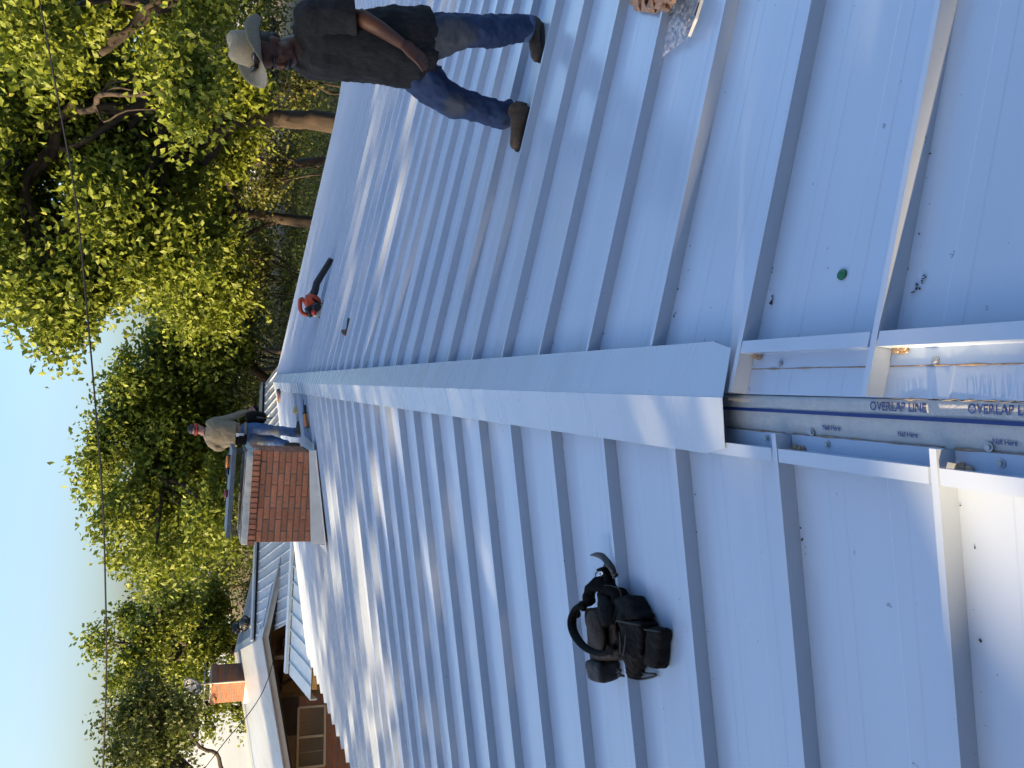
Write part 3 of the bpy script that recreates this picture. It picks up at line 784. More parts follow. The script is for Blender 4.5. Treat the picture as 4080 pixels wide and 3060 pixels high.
# front room: brick, window, tan panel
def zat(p, z): return np.array((p[0], p[1], z))
OFF = .9; q0 = fp(1189, 2775, OFF); q1 = fp(1189, 3200, OFF)
zwt = fp(1187, 2930, OFF)[2]; zwb = fp(1294, 2930, OFF)[2]
wa, wb = fp(1240, 2816, OFF), fp(1240, 3056, OFF)
wallq('front_wall', q1, q0, OFF, .12, gz, zwb, M['brick_wall'])
wallq('front_wall', wa + E2 * .01, q0, OFF, .12, zwb, zwt, M['brick_wall'])
wallq('front_wall', q1, wb - E2 * .01, OFF, .12, zwb, zwt, M['brick_wall'])
def under(p): return PB[2] + (LB[2] - PB[2]) * (np.dot(p - PB, E2) / np.dot(LB - PB, E2)) - .09
for nm_, pa, pb2, mt_ in (('front_panel', LB + E2 * .4, q0 - E2 * 1.0, 'wood_tan'), ('front_wall', q0 - E2 * .99, q0, 'wood_dark')):
    a_ = flat2(pa) + B2 * (OFF + .02); b_ = flat2(pb2) + B2 * (OFF + .02)
    MB().hexa([zat(a_, min(zwt, under(a_) - .03)), zat(b_, zwt), zat(b_ + B2 * .1, zwt), zat(a_ + B2 * .1, min(zwt, under(a_) - .03)), zat(a_, under(a_)), zat(b_, under(b_)), zat(b_ + B2 * .1, under(b_)), zat(a_ + B2 * .1, under(a_))]).build(nm_, M[mt_], house2)
win = empty('t', (0, 0, 0)); bpy.data.objects.remove(win)
fr = MB(); A0 = flat2(wb) + B2 * (OFF - .02); A1 = flat2(wa) + B2 * (OFF - .02)
def zat(p, z): return np.array((p[0], p[1], z))
mid = (A0 + A1) / 2
for p in (A0, mid, A1):
    fr.hexa([zat(p - E2 * .03, zwb), zat(p + E2 * .03, zwb), zat(p + E2 * .03 + B2 * .08, zwb), zat(p - E2 * .03 + B2 * .08, zwb), zat(p - E2 * .03, zwt), zat(p + E2 * .03, zwt), zat(p + E2 * .03 + B2 * .08, zwt), zat(p - E2 * .03 + B2 * .08, zwt)])
for z in (zwb, zwt):
    fr.hexa([zat(A0, z - .03) - B2 * .003, zat(A1, z - .03) - B2 * .003, zat(A1, z - .03) + B2 * .08, zat(A0, z - .03) + B2 * .08, zat(A0, z + .03) - B2 * .003, zat(A1, z + .03) - B2 * .003, zat(A1, z + .03) + B2 * .08, zat(A0, z + .03) + B2 * .08])
fr = fr.build('window', M['window_frame'], house2)
for p, q in ((A0, mid), (mid, A1)):
    p, q = p + B2 * .04, q + B2 * .04
    MB().quad(zat(p, zwb), zat(q, zwb), zat(q, zwt), zat(p, zwt)).build('pane', M['window_glass'], fr)
    for f_ in (.5,):
        c = p + (q - p) * f_; MB().hexa([zat(c - E2 * .012, zwb), zat(c + E2 * .012, zwb), zat(c + E2 * .012 + B2 * .02, zwb), zat(c - E2 * .012 + B2 * .02, zwb), zat(c - E2 * .012, zwt), zat(c + E2 * .012, zwt), zat(c + E2 * .012 + B2 * .02, zwt), zat(c - E2 * .012 + B2 * .02, zwt)]).build('glazing_bar', M['window_frame'], fr)
MB().quad(zat(A0 + B2 * .5, zwb - .2), zat(A1 + B2 * .5, zwb - .2), zat(A1 + B2 * .5, zwt + .2), zat(A0 + B2 * .5, zwt + .2)).build('curtain', M['wood_tan'], house2)

# turbine vents on the right slope
for (ix, iy, lab) in ((955, 2500, 'round turbine roof vent, the farther of the pair on the back house'), (992, 2482, 'round turbine roof vent, the nearer of the pair on the back house')):
    sl = PB + Z3 * (hf + .03); nrm = np.cross(dr, B2); nrm = nrm if nrm[2] > 0 else -nrm
    c = at_plane(ix + 14, iy, sl, nrm); Rv = .25
    v = empty('turbine_vent', c, lab, 'roof vent', 'turbine vents on the back roof')
    m = MB(); m.tube([c - Z3 * .02, c + Z3 * .12], [Rv * .75, Rv * .72], 16); m.build('collar', M['vent_dark'], v, True)
    m = MB()
    for k in range(20):
        th = 2 * math.pi * k / 20; pts = []
        for j in range(7):
            ph = math.pi * (j / 6); r = Rv * (.62 + .42 * math.sin(ph)); tw = th + .5 * j / 6
            pts.append(c + np.array((r * math.cos(tw), r * math.sin(tw), .12 + .26 * j / 6)))
        m.tube(pts, [(.022, .003)] * 7, 4, (math.cos(th), math.sin(th), .2))
    m.build('vanes', M['vent_dark'], v)
    m = MB(); m.ell(c + Z3 * .38, (Rv * .66, Rv * .66, .04), 14, 6); m.build('cap', M['vent_dark'], v, True)
    m = MB(); m.tube([c + Z3 * .10, c + Z3 * .37], Rv * .5, 12); m.build('core', M['sole'], v)

# second chimney with dish on its pole
sl = PB + Z3 * (hf + .03); nl_ = np.cross(dl, B2); nl_ = nl_ if nl_[2] > 0 else -nl_
c0 = at_plane(975, 2735, sl, nl_)
Dy = np.dot(c0 - PK, B2)
cp_ = lambda ix, iy: at_plane(ix, iy, PK + B2 * Dy, B2)
cL, cR = cp_(960, 2794), cp_(960, 2690); zt2 = cp_(834, 2740)[2]; zb2 = c0[2] - .5
W2 = np.linalg.norm(cR - cL) * 1.06; wv = np.array((math.cos(.38), -math.sin(.38), 0)); bv = np.array((math.sin(.38), math.cos(.38), 0))
ch2 = empty('brick_chimney', (c0[0], c0[1], zb2), 'orange sunlit brick chimney of the back house, dish pole beside it', 'chimney')
base = np.array((cL[0], cL[1], 0))
def cbox(name, x0, x1, y0, y1, z0, z1, matl):
    P = [base + wv * x + bv * y for x, y in ((x0, y0), (x1, y0), (x1, y1), (x0, y1))]
    return MB().hexa([zat(p, z0) for p in P] + [zat(p, z1) for p in P]).build(name, matl, ch2)
cbox('shaft', 0, W2, 0, .95, zb2, zt2 - .24, M['brick_wall']); cbox('corbel', -.03, W2 + .03, -.03, .98, zt2 - .24, zt2 - .06, M['brick_wall'])
cbox('crown', .02, W2 - .02, .02, .93, zt2 - .06, zt2, M['cement']); cbox('rain_lid', -.05, W2 + .05, -.05, 1.0, zt2 + .16, zt2 + .19, M['galv_dark'])
for x, y in ((.1, .1), (W2 - .1, .1), (.1, .65), (W2 - .1, .65)): cbox('lid_leg', x - .015, x + .015, y - .015, y + .015, zt2, zt2 + .16, M['galv_dark'])
cbox('flashing', -.06, W2 + .06, -.06, 1.0, c0[2] - .35, c0[2] + .02, M['flashing'])
dp = base + wv * (W2 + .02) - bv * .06
dish = empty('satellite_dish', zat(dp, c0[2] - .1), 'dark blue satellite dish on a pale pole beside the far chimney', 'satellite dish')
MB().tube([zat(dp, c0[2] - .15), zat(dp, zt2 + .25)], .028, 8).build('pole', M['pole_white'], dish, True)
hd = zat(dp, zt2 + .52) - B2 * .05; fd = np.array((-.35, -.75, .55)); Bd = basis(fd)
V = []; F = []
for j in range(6):
    r = .36 * j / 5
    for k in range(20):
        th = 2 * math.pi * k / 20; V.append(hd + Bd @ np.array((.25 * (r * r) / .36, r * math.cos(th), 1.08 * r * math.sin(th))))
for j in range(5):
    for k in range(20): F.append((j * 20 + k, j * 20 + (k + 1) % 20, (j + 1) * 20 + (k + 1) % 20, (j + 1) * 20 + k))
o = mesh('reflector', V, F, M['dish'], dish, True); o.modifiers.new('solid', 'SOLIDIFY').thickness = .02
MB().tube([hd - Bd[:, 2] * .34, hd + Bd[:, 0] * .42 - Bd[:, 2] * .12], .014, 6).tube([zat(dp, zt2 + .2), hd - Bd[:, 0] * .02], .025, 6).build('arm', M['pole_white'], dish, True)
MB().ell(hd + Bd[:, 0] * .44 - Bd[:, 2] * .1, (.06, .05, .04), 8, 6).build('receiver', M['grey_plastic'], dish, True)

# ================================================================ low white canopy roof between the houses
KA, KB_ = at_y(1172, 2310, 19.6), at_y(1154, 2684, 19.2); KC = at_y(1238, 2786, 17.9)
kd = KA - KB_; kd /= np.linalg.norm(kd); dn3 = KC - KB_; LEN = np.linalg.norm(dn3); dn3 /= LEN
canopy = empty('canopy', (KB_[0] + 2, KB_[1] - .7, GROUND_Z), 'small low white ribbed metal canopy below the far eave', 'canopy')
W3 = 4.6
MB().add([KB_, KB_ + kd * W3, KB_ + kd * W3 + dn3 * LEN, KC], [(0, 1, 2, 3)]).build('canopy_sheet', M['canopy_white'], canopy).modifiers.new('solid', 'SOLIDIFY').thickness = .012
for i in range(12):
    p = KB_ + kd * (.25 + W3 * i / 12.2)
    MB().hexa([p, p + kd * .06, p + kd * .06 + dn3 * LEN, p + dn3 * LEN, p + kd * .015 + Z3 * .04, p + kd * .045 + Z3 * .04, p + kd * .045 + Z3 * .04 + dn3 * LEN, p + kd * .015 + dn3 * LEN + Z3 * .04]).build('canopy_rib', M['canopy_white'], canopy)
up = Z3 * .1
MB().hexa([KB_ + up * .3, KB_ + kd * W3 + up * .3, KB_ + kd * W3 - dn3 * .12 + up * .3, KB_ - dn3 * .12 + up * .3, KB_ + up * 1.0, KB_ + kd * W3 + up * 1.0, KB_ + kd * W3 - dn3 * .12 + up * 1.0, KB_ - dn3 * .12 + up * 1.0]).build('canopy_trim', M['canopy_white'], canopy)
MB().hexa([KB_ - up * 1.4 - kd * .03, KB_ - up * 1.4, KC - up * 1.4, KC - up * 1.4 - kd * .03, KB_ + up * .1 - kd * .03, KB_ + up * .1, KC + up * .1, KC + up * .1 - kd * .03]).build('canopy_edge', M['canopy_white'], canopy)
for q in (KC + kd * .15 - dn3 * .2, KC + kd * (W3 - .2) - dn3 * .2, KB_ + kd * .15 + dn3 * .2, KB_ + kd * (W3 - .2) + dn3 * .2):
    MB().hexa([zat(q - kd * .05, gz - .1), zat(q + kd * .05, gz - .1), zat(q + kd * .05 - dn3 * .1, gz - .1), zat(q - kd * .05 - dn3 * .1, gz - .1), q - kd * .05 - up * .2, q + kd * .05 - up * .2, q + kd * .05 - dn3 * .1 - up * .2, q - kd * .05 - dn3 * .1 - up * .2]).build('canopy_post', M['wood_tan'], canopy)
q = KC + kd * .2 - up * .25
MB().hexa([q - up, q + kd * 3.5 - up, q + kd * 3.5 - up - dn3 * .08, q - up - dn3 * .08, q, q + kd * 3.5, q + kd * 3.5 - dn3 * .08, q - dn3 * .08]).build('canopy_beam', M['yellow_wood'], canopy)

# ================================================================ cables
def cable(pts, r, label, group=None):
    m = MB(); P = smooth_path(pts, 6); m.tube(P, r, 6); o = m.build('overhead_cable', M['cable'], None, True); prop(o, label, 'cable', group)
    return o
W = [(-160, 75), (0, 155), (240, 442)]
PX = [(110, -220), (157, 0), (240, 443), (304, 812), (350, 1273), (384, 1660), (409, 1992), (420, 2343), (424, 2675), (410, 3060), (392, 3300)]
pts = [at_y(a, b, 15.0 + .9 * i / 10) for i, (a, b) in enumerate(PX)]
cable(pts, .016, 'twisted overhead service cable crossing the sky above the trees', 'overhead cables')
P2 = []
for r in (0.0, 1.0):
    P2 = []
m = MB(); Ps = smooth_path(pts, 24)
tw = [p + np.array((0, .016 * math.sin(i * 1.1), .016 * math.cos(i * 1.1))) for i, p in enumerate(Ps)]
PXb = [(816, 3060), (905, 2945), (989, 2846), (1045, 2760), (1080, 2668), (1100, 2603)]
pts = [at_y(700, 3200, 19.0)] + [at_y(a, b, 19.2 + .5 * i) for i, (a, b) in enumerate(PXb)]
pts[-1] = fp(1093, 2600, -.02)
cable(pts, .011, 'thin dark cable running down to the back house gable', 'overhead cables')
# ================================================================ TREES
def leaf_mesh(name, C, size, mat_, up_bias=.06, tone=(0, 1)):
    """C: (n,3) leaf positions -> one mesh of folded, lobed leaf faces"""
    n = len(C)
    d = nrg.normal(size=(n, 3)); d[:, 2] -= .35; d /= np.linalg.norm(d, axis=1)[:, None]
    nn = nrg.normal(size=(n, 3)); nn[:, 2] += up_bias * 3; s = np.cross(d, nn); s /= (np.linalg.norm(s, axis=1)[:, None] + 1e-9)
    up = np.cross(s, d)
    L = (size * (.65 + .7 * nrg.random(n)))[:, None]; Wd = L * .31
    fold = .14 * L
    V = np.empty((n, 6, 3))
    V[:, 0] = C; V[:, 1] = C + d * L * .42 + s * Wd - up * fold; V[:, 2] = C + d * L * .70 + s * Wd * .42 + up * fold * .1
    V[:, 3] = C + d * L; V[:, 4] = C + d * L * .62 - s * Wd * .95 - up * fold; V[:, 5] = C + d * L * .34 - s * Wd * .45
    me = bpy.data.meshes.new(name); me.vertices.add(n * 6); me.vertices.foreach_set('co', V.ravel())
    tri = np.array([0, 1, 2, 0, 2, 3, 0, 3, 4, 0, 4, 5]); idx = (np.arange(n) * 6)[:, None] + tri[None]
    me.loops.add(n * 12); me.loops.foreach_set('vertex_index', idx.ravel().astype(np.int32))
    me.polygons.add(n * 4); me.polygons.foreach_set('loop_start', np.arange(n * 4, dtype=np.int32) * 3)
    a = me.attributes.new('tone', 'FLOAT', 'FACE'); t = tone[0] + (tone[1] - tone[0]) * np.clip(nrg.normal(.45, .17, n), 0, 1)
    a.data.foreach_set('value', np.repeat(t, 4).astype(np.float32))
    me.update(calc_edges=True); me.materials.append(mat_)
    return me
def limb(m, a, b, r0, r1, wob=.12, n=6, seg=8):
    a = np.array(a, float); b = np.array(b, float); L = np.linalg.norm(b - a); pts = []
    for i in range(n + 1):
        t = i / n; p = a + (b - a) * t + np.array((0, 0, .12 * L * math.sin(t * math.pi)))
        if 0 < i < n: p = p + nrg.normal(size=3) * wob * L * .35
        pts.append(p)
    P = smooth_path(pts, 3); m.tube(P, [r0 + (r1 - r0) * i / (len(P) - 1) for i in range(len(P))], seg); return P
def px_scale(p): return np.dot(np.array(p) - CAM, CF) / FPX
def tree(name, label, cat, trunk, r0, lobes, leaf=.175, dens=8.0, per=105, matl='leaf_oak', bark='bark', group=None, tone=(0, 1), spread=.36, ray_test=None, sub=5, depth=.8):
    """trunk: list of world points from the root up; lobes: (centre, radius vector)"""
    trunk = [np.array(p, float) for p in trunk]
    root = empty(name, trunk[0], label, cat, group)
    m = MB(); P = smooth_path(trunk, 4)
    P = [p + (nrg.normal(size=3) * .012 if 0 < i < len(P) - 1 else 0) for i, p in enumerate(P)]
    m.tube(P, [r0 * (1.35 if i == 0 else 1.0) * (1 - .72 * i / (len(P) - 1)) for i in range(len(P))], 10)
    leaves = []
    for c, r in lobes:
        c = np.array(c, float); r = np.array(r, float)
        k0 = int(len(P) * (.35 + .6 * rnd.random())); a = P[min(k0, len(P) - 1)]
        LP = limb(m, a, c, max(.03, r0 * .34), .035)
        nc = max(5, int(dens * math.pi * r[0] * r[2]))
        dd = nrg.normal(size=(nc, 3)); dd /= np.linalg.norm(dd, axis=1)[:, None]
        cl = c + dd * r * (nrg.random(nc) ** .45)[:, None]
        if ray_test is not None: cl = np.array([p for p in cl if ray_test(p)]).reshape(-1, 3)
        for p in cl[:sub]: limb(m, LP[rnd.randrange(len(LP) // 2, len(LP))], p, .03, .009, .15, 4, 5)
        for p in cl:
            s = spread * (.6 + .8 * rnd.random()); k = int(per * (.5 + rnd.random()))
            q = nrg.normal(size=(k, 3)) * np.array((s, s, s * .62)); leaves.append(p + q)
    m.build('trunk', M[bark], root, True)
    C = np.concatenate(leaves)
    if ray_test is not None:
        keep = np.array([ray_test(p) for p in C]); C = C[keep]
    me = leaf_mesh('crown', C, leaf, M[matl], tone=tone)
    me.transform(Matrix.Translation(-Vector(trunk[0])))
    o = bpy.data.objects.new('crown', me); COL.objects.link(o); o.parent = root
    return root
def pl(L, Y, dj=1.6, shift=0):
    out = []
    for (ix, iy, ra, rb) in L:
        p = at_y(ix, iy, Y + nrg.normal() * dj + shift); s = px_scale(p)
        out.append((p, np.array((rb * s, max(ra, rb) * s * .9, ra * s))))
    return out
def tp_(L, Y, base=True):
    P = [at_y(a, b, Y) for a, b in L]
    if base:
        g = ground_z(P[0][0], P[0][1]) - .1
        if P[0][2] > g + .3: P = [np.array((P[0][0] + .05, P[0][1], g))] + P
    return P
OAK = 'oaks behind the roof'
tree('oak_tree', 'tallest oak behind the man in the hat, sunlit trunk at the roof edge', 'tree', tp_([(1345, 492), (1200, 478), (1000, 462), (760, 450), (520, 440), (330, 430), (150, 520)], 20.5), .30,
     pl([(130, 250, 240, 300), (170, 620, 250, 260), (160, 950, 230, 220), (130, 1180, 190, 130), (300, 1150, 170, 170), (430, 900, 200, 230), (450, 600, 190, 200), (560, 1080, 150, 150), (640, 780, 170, 180),
         (700, 330, 150, 200), (800, 560, 150, 160), (270, 1300, 75, 80), (60, 1150, 100, 90), (200, 1330, 60, 60), (760, 1000, 150, 150), (330, 350, 170, 170), (520, 250, 120, 160), (-120, 700, 180, 400), (930, 360, 110, 140)], 20.5), group=OAK, dens=8.0)
tree('oak_tree', 'leaning oak at the right picture edge, its limb slanting behind the hat', 'tree', tp_([(1200, -260), (1050, -150), (820, -70), (700, 0), (590, 60), (480, 150), (400, 215)], 18.0), .22,
     pl([(100, 60, 190, 170), (330, 20, 150, 140), (620, 40, 120, 120), (250, 230, 120, 130), (820, -40, 120, 120), (480, -60, 150, 120)], 18.0, 1.0), group=OAK)
tree('oak_tree', 'brown forked oak between the man and the leaf blower', 'tree', tp_([(1232, 885), (1100, 868), (960, 850), (830, 838), (745, 812)], 26.0), .24,
     pl([(680, 830, 150, 190), (800, 950, 150, 170), (620, 1050, 140, 150), (880, 1100, 120, 150), (850, 650, 130, 150), (950, 480, 110, 140), (600, 640, 130, 150), (730, 1220, 110, 110), (860, 1230, 110, 90)], 26.0), group=OAK)
tree('oak_tree', 'broad rounded oak behind the worker and the red chimney', 'tree', tp_([(1130, 1640), (1030, 1640), (900, 1690), (760, 1720), (600, 1740)], 31.5), .36,
     pl([(650, 1370, 80, 80), (525, 1510, 90, 90), (450, 1620, 90, 120), (400, 1800, 80, 100), (370, 1860, 55, 60), (440, 1950, 100, 110), (470, 2080, 90, 100), (580, 1720, 170, 180), (610, 2030, 140, 160), (690, 1490, 160, 170), (720, 1850, 170, 200),
         (800, 1650, 150, 170), (850, 2040, 130, 150), (880, 1420, 140, 120), (520, 2210, 70, 70), (640, 2220, 100, 90), (780, 2180, 100, 100), (700, 1310, 80, 80), (900, 1850, 100, 150)], 30.0), group=OAK, dens=5.2, leaf=.2)
tree('oak_tree', 'black leaning oak just past the end of the ridge', 'tree', tp_([(1125, 1570), (1060, 1510), (970, 1440), (880, 1400), (800, 1300)], 31.0), .26,
     pl([(900, 1290, 100, 110), (830, 1400, 90, 110), (960, 1560, 70, 90), (1010, 1330, 60, 90), (900, 1520, 80, 100), (980, 1200, 70, 100)], 31.0, 1.0), group=OAK, matl='leaf_dark', bark='bark_dark', dens=2.6, per=55)
tree('oak_tree', 'crooked oak standing behind the far chimney with the dish', 'tree', tp_([(1000, 2620), (900, 2580), (800, 2630), (720, 2600), (600, 2560)], 38.0), .30,
     pl([(415, 2540, 55, 70), (490, 2480, 70, 60), (560, 2620, 100, 90), (640, 2500, 120, 90), (700, 2650, 110, 110), (500, 2720, 80, 70), (790, 2480, 120, 90), (840, 2560, 100, 90), (870, 2410, 90, 90), (720, 2400, 90, 80), (640, 2330, 60, 60), (930, 2560, 60, 60), (820, 2720, 60, 60)], 38.0, 2.0), group=OAK, leaf=.2, dens=5)
tree('oak_tree', 'backlit oak, dark by its leaf colour, at the left picture edge with sky beneath its boughs', 'tree', tp_([(1080, 3150), (900, 3120), (760, 3080), (640, 3000), (560, 2950)], 31.0), .26,
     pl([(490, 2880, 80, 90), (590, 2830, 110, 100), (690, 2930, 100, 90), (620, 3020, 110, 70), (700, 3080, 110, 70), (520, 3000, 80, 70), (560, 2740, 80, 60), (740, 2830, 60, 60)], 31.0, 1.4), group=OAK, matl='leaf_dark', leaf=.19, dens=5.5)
tree('oak_tree', 'thin oak with hanging sprays left of the far chimney', 'tree', tp_([(1000, 2835), (930, 2820), (860, 2830), (780, 2850), (700, 2800)], 36.0), .17,
     pl([(800, 2830, 60, 60), (830, 2890, 40, 40), (900, 2800, 50, 40), (960, 2850, 45, 40), (870, 2770, 50, 50), (740, 2760, 60, 60), (1000, 2790, 40, 40)], 36.0, 1.0), group=OAK, leaf=.18, dens=3.5, per=50)
# understory brush, singly
BR = [('low olive bush at the roof edge behind the leaf blower', (1010, 1090, 90, 130), 29), ('dark bush behind the walking man', (1090, 640, 110, 150), 25), ('shady bush right of the forked oak trunk', (1130, 300, 130, 170), 24),
      ('pale feathery bush above the leaf blower', (900, 1150, 60, 80), 30), ('bushy undergrowth over the end of the ridge', (960, 1420, 70, 90), 34), ('round bush behind the worker in the olive shirt', (960, 1680, 90, 120), 33),
      ('dense bush right above the rain lid', (930, 1960, 80, 130), 34), ('yellow green bush beyond the pasture left of the brick chimney', (900, 2240, 70, 80), 48), ('small dark shrub behind the turbine vents', (1000, 2350, 40, 50), 42), ('leafy shrub behind the far chimney base', (960, 2680, 40, 60), 44)]
for lab, (ix, iy, ra, rb), Y in BR:
    p = at_y(ix, iy, Y); g = np.array((p[0], p[1], ground_z(p[0], p[1]) - .05)); s = px_scale(p)
    L = [(p, np.array((rb * s, rb * s * .8, ra * s)))] + [(p + np.array((nrg.normal() * rb * s * .6, 0, nrg.normal() * ra * s * .4)), np.array((rb * s * .6, rb * s * .6, ra * s * .6))) for _ in range(3)]
    tree('bush', lab, 'bush', [g, g * .6 + p * .4, p], .05, L, leaf=.13, dens=3.0, per=60, matl='leaf_brush' if rnd.random() < .6 else 'leaf_dark', group='brush under the oaks')
# the wood beyond reads as one mass
C = []
for k in range(1500):
    iy = rnd.uniform(-250, 2480); ix = rnd.uniform(560, 1080); 
    if iy > 2300 and ix > 900: continue
    if iy < 1500 and ix < 620 and rnd.random() < .4: continue
    Y = rnd.uniform(44, 62); p = at_y(ix, iy, Y)
    if ix < 640 and 1180 < iy < 1420: continue
    if p[2] < ground_z(p[0], p[1]) + .2: continue
    C.append(p + nrg.normal(size=(60, 3)) * np.array((.8, .8, .5)))
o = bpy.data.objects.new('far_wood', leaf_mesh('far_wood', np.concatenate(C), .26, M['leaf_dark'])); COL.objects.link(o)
prop(o, 'wood with shade put into its leaf colour, filling the gaps far behind the oaks', 'wood', kind='stuff')
C = []
for k in range(1500):
    x = rnd.uniform(-9, 22); y = rnd.uniform(19.5, 52)
    if x < 4 and y < 34 and x < (y - 19) * .2 + 1: continue
    n_ = 26 if y < 32 else 34
    C.append(np.array((x, y, ground_z(x, y) + .12)) + np.abs(nrg.normal(size=(n_, 3)) * np.array((.5, .5, .32 + .3 * rnd.random() ** 3))) * np.sign(nrg.normal(size=(n_, 3)) + np.array((0, 0, 9))))
o = bpy.data.objects.new('ground_cover', leaf_mesh('ground_cover', np.concatenate(C), .17, M['leaf_dark'])); COL.objects.link(o)  # dark leaf material paints the shade under the oaks
prop(o, 'low weeds and seedlings covering the ground under the oaks', 'ground cover', kind='stuff')
for i, (a, b, Y, r) in enumerate((((1010, 640), (1290, 640), 30, .16), ((900, 1380), (1120, 1400), 40, .14), ((700, 1480), (1100, 1470), 46, .16), ((800, 2320), (1000, 2330), 55, .2))):
    P = tp_([b, ((a[0] + b[0]) / 2, a[1] + 15), a], Y)
    o = MB().tube(smooth_path(P, 4), r, 8).build('bare_trunk', M['bark_dark'], None, True)
    prop(o, ['dark bare trunk in the shade left of the walking man', 'bare trunk over the far end of the ridge', 'slim bare trunk behind the worker in olive', 'far trunk beyond the pasture by the brick chimney'][i], 'tree trunk', 'bare trunks in the wood')

# ---------------------------------------------------------------- shade trees left of the house (out of the picture): they put the roof in dappled shade
def perp(p): return np.array((p[1] + .30 * -p[0], p[2] + .244 * p[0]))        # sheet coordinates along the sun rays
LIT = []  # chosen sun patches; crowns lose leaves along the rays to them
def lit(kind, ix, iy, ra, rb, h=0.0):
    q = on_l(ix, iy, h) if kind == 'l' else (on_r(ix, iy, h) if kind == 'r' else np.array(h)); LIT.append((*perp(q), ra, rb))
for (ix, iy, ra, rb) in ((4040, 2200, .15, .105), (4090, 2430, .15, .10), (3300, 2980, .17, .13), (2650, 1690, .20, .14),
                         (1425, 2050, .25, .15), (1570, 1640, .17, .13), (1500, 1930, .17, .12), (1450, 2400, .28, .15), (1580, 2480, .21, .13), (1500, 2850, .23, .14), (1640, 2800, .21, .13), (1420, 2620, .18, .13), (1700, 2300, .12, .10), (1360, 1900, .12, .10),
                         (1940, 2240, .07, .07), (1180, 1560, .2, .12), (1200, 1640, .14, .1), (1350, 2250, .16, .09), (1620, 3000, .16, .1), (1530, 2150, .10, .07), (1290, 1640, .12, .08), (3700, 1840, .12, .07)):
    lit('l', ix, iy, ra, rb)
for y, r_ in ((-.2, .3), (.45, .4), (1.1, .38), (1.62, .22)): LIT.append((y, .06, r_, .20))
for y, r_ in ((2.1, .20), (2.6, .25), (3.05, .16)): LIT.append((y, .20, r_, .15))
q = at_y(1085, 2060, CY0); LIT.append((*perp(q), .10, .13)); q = at_y(1180, 2130, CY0); LIT.append((*perp(q), .09, .08)); q = at_y(1040, 1830, CY0); LIT.append((*perp(q), .07, .07))
LIT.append((18.3, -1.9, 1.5, 1.1))
for k in range(10): LIT.append((nrg.uniform(6.5, 16), nrg.uniform(.0, .5), nrg.uniform(.16, .3), nrg.uniform(.09, .15)))
for k in range(64): LIT.append((nrg.uniform(8, 17), nrg.uniform(-2.4, -.5), nrg.uniform(.12, .26), nrg.uniform(.11, .17)))
LITA = np.array(LIT); LITA[:, 2:] += .05
nrg = np.random.default_rng(21); rnd = random.Random(5)
def shade_ok(p):
    a = p[1] - .30 * p[0]; b = p[2] + .244 * p[0]
    d = ((a - LITA[:, 0]) / LITA[:, 2]) ** 2 + ((b - LITA[:, 1]) / LITA[:, 3]) ** 2
    return bool(d.min() > 1.0)
def ab(a, b, x): return np.array((x, a + .30 * x, b - .244 * x))
SH = [(-2.5, -10.5, 'nearest big oak beside the porch side of the house, shading the bare ridge'), (2.6, -11.0, 'second big oak left of the house, shading the near panels'), (7.6, -14.0, 'third big oak left of the house, shading the middle of the roof'), (12.8, -18.0, 'fourth big oak left of the house, shading the chimney'), (23.5, -22.0, 'fifth big oak left of the houses, shading the porch gable')]
for i, (a0, x0_, lab) in enumerate(SH):
    L = []
    for k in range(38 if i > 1 else 54):
        a = a0 + nrg.uniform(-3.0, 3.0); b = nrg.uniform(-2.8, 3.2) if i < 4 else nrg.uniform(-4.6, -1.2)
        if i == 3 and b < 0: a = min(a, 15.4)
        L.append((ab(a, b, x0_ + nrg.normal() * 1.2), np.array((1.1, 1.1, .85))))
    if i == 1: L += [(ab(nrg.uniform(.2, 4.2), nrg.uniform(-2.2, -.1), x0_ + nrg.normal()), np.array((.9, .9, .7))) for _ in range(22)]
    bx = ab(a0, -2, x0_); g = np.array((bx[0] - .5, bx[1], GROUND_Z - .1))
    tree('shade_oak', lab, 'tree', [g, g + np.array((.1, .1, 3.0)), ab(a0, -1, x0_), ab(a0 + .3, 1.5, x0_)], .3, L, leaf=.16, dens=4.2, per=62, group='shade oaks left of the house', ray_test=shade_ok, spread=.42, sub=2, matl='leaf_shade')

# unseen oaks added behind the photographer to close the sky and darken seam faces
for i, (x, y, lab) in enumerate(((-7.5, -8.5, 'unseen oak behind the photographer, left of the ridge line'), (-1.5, -9.5, 'unseen oak behind the photographer, on the ridge line'), (5.0, -9.0, 'unseen oak behind the photographer, right of the ridge line'), (11.5, -7.0, 'unseen oak behind the photographer, near the right eave'))):
    g = np.array((x, y, GROUND_Z - .1)); L = [(np.array((x + nrg.uniform(-3.2, 3.2), y + nrg.normal() * 1.0, nrg.uniform(.0, 12.0))), np.array((1.8, 1.5, 1.5))) for _ in range(26)]
    tree('shade_oak', lab, 'tree', [g, g + np.array((.1, 0, 4)), g + np.array((.3, .1, 9))], .3, L, leaf=.26, dens=3.0, per=60, group='unseen shade oaks behind the photographer', sub=2, spread=.55, matl='leaf_shade')
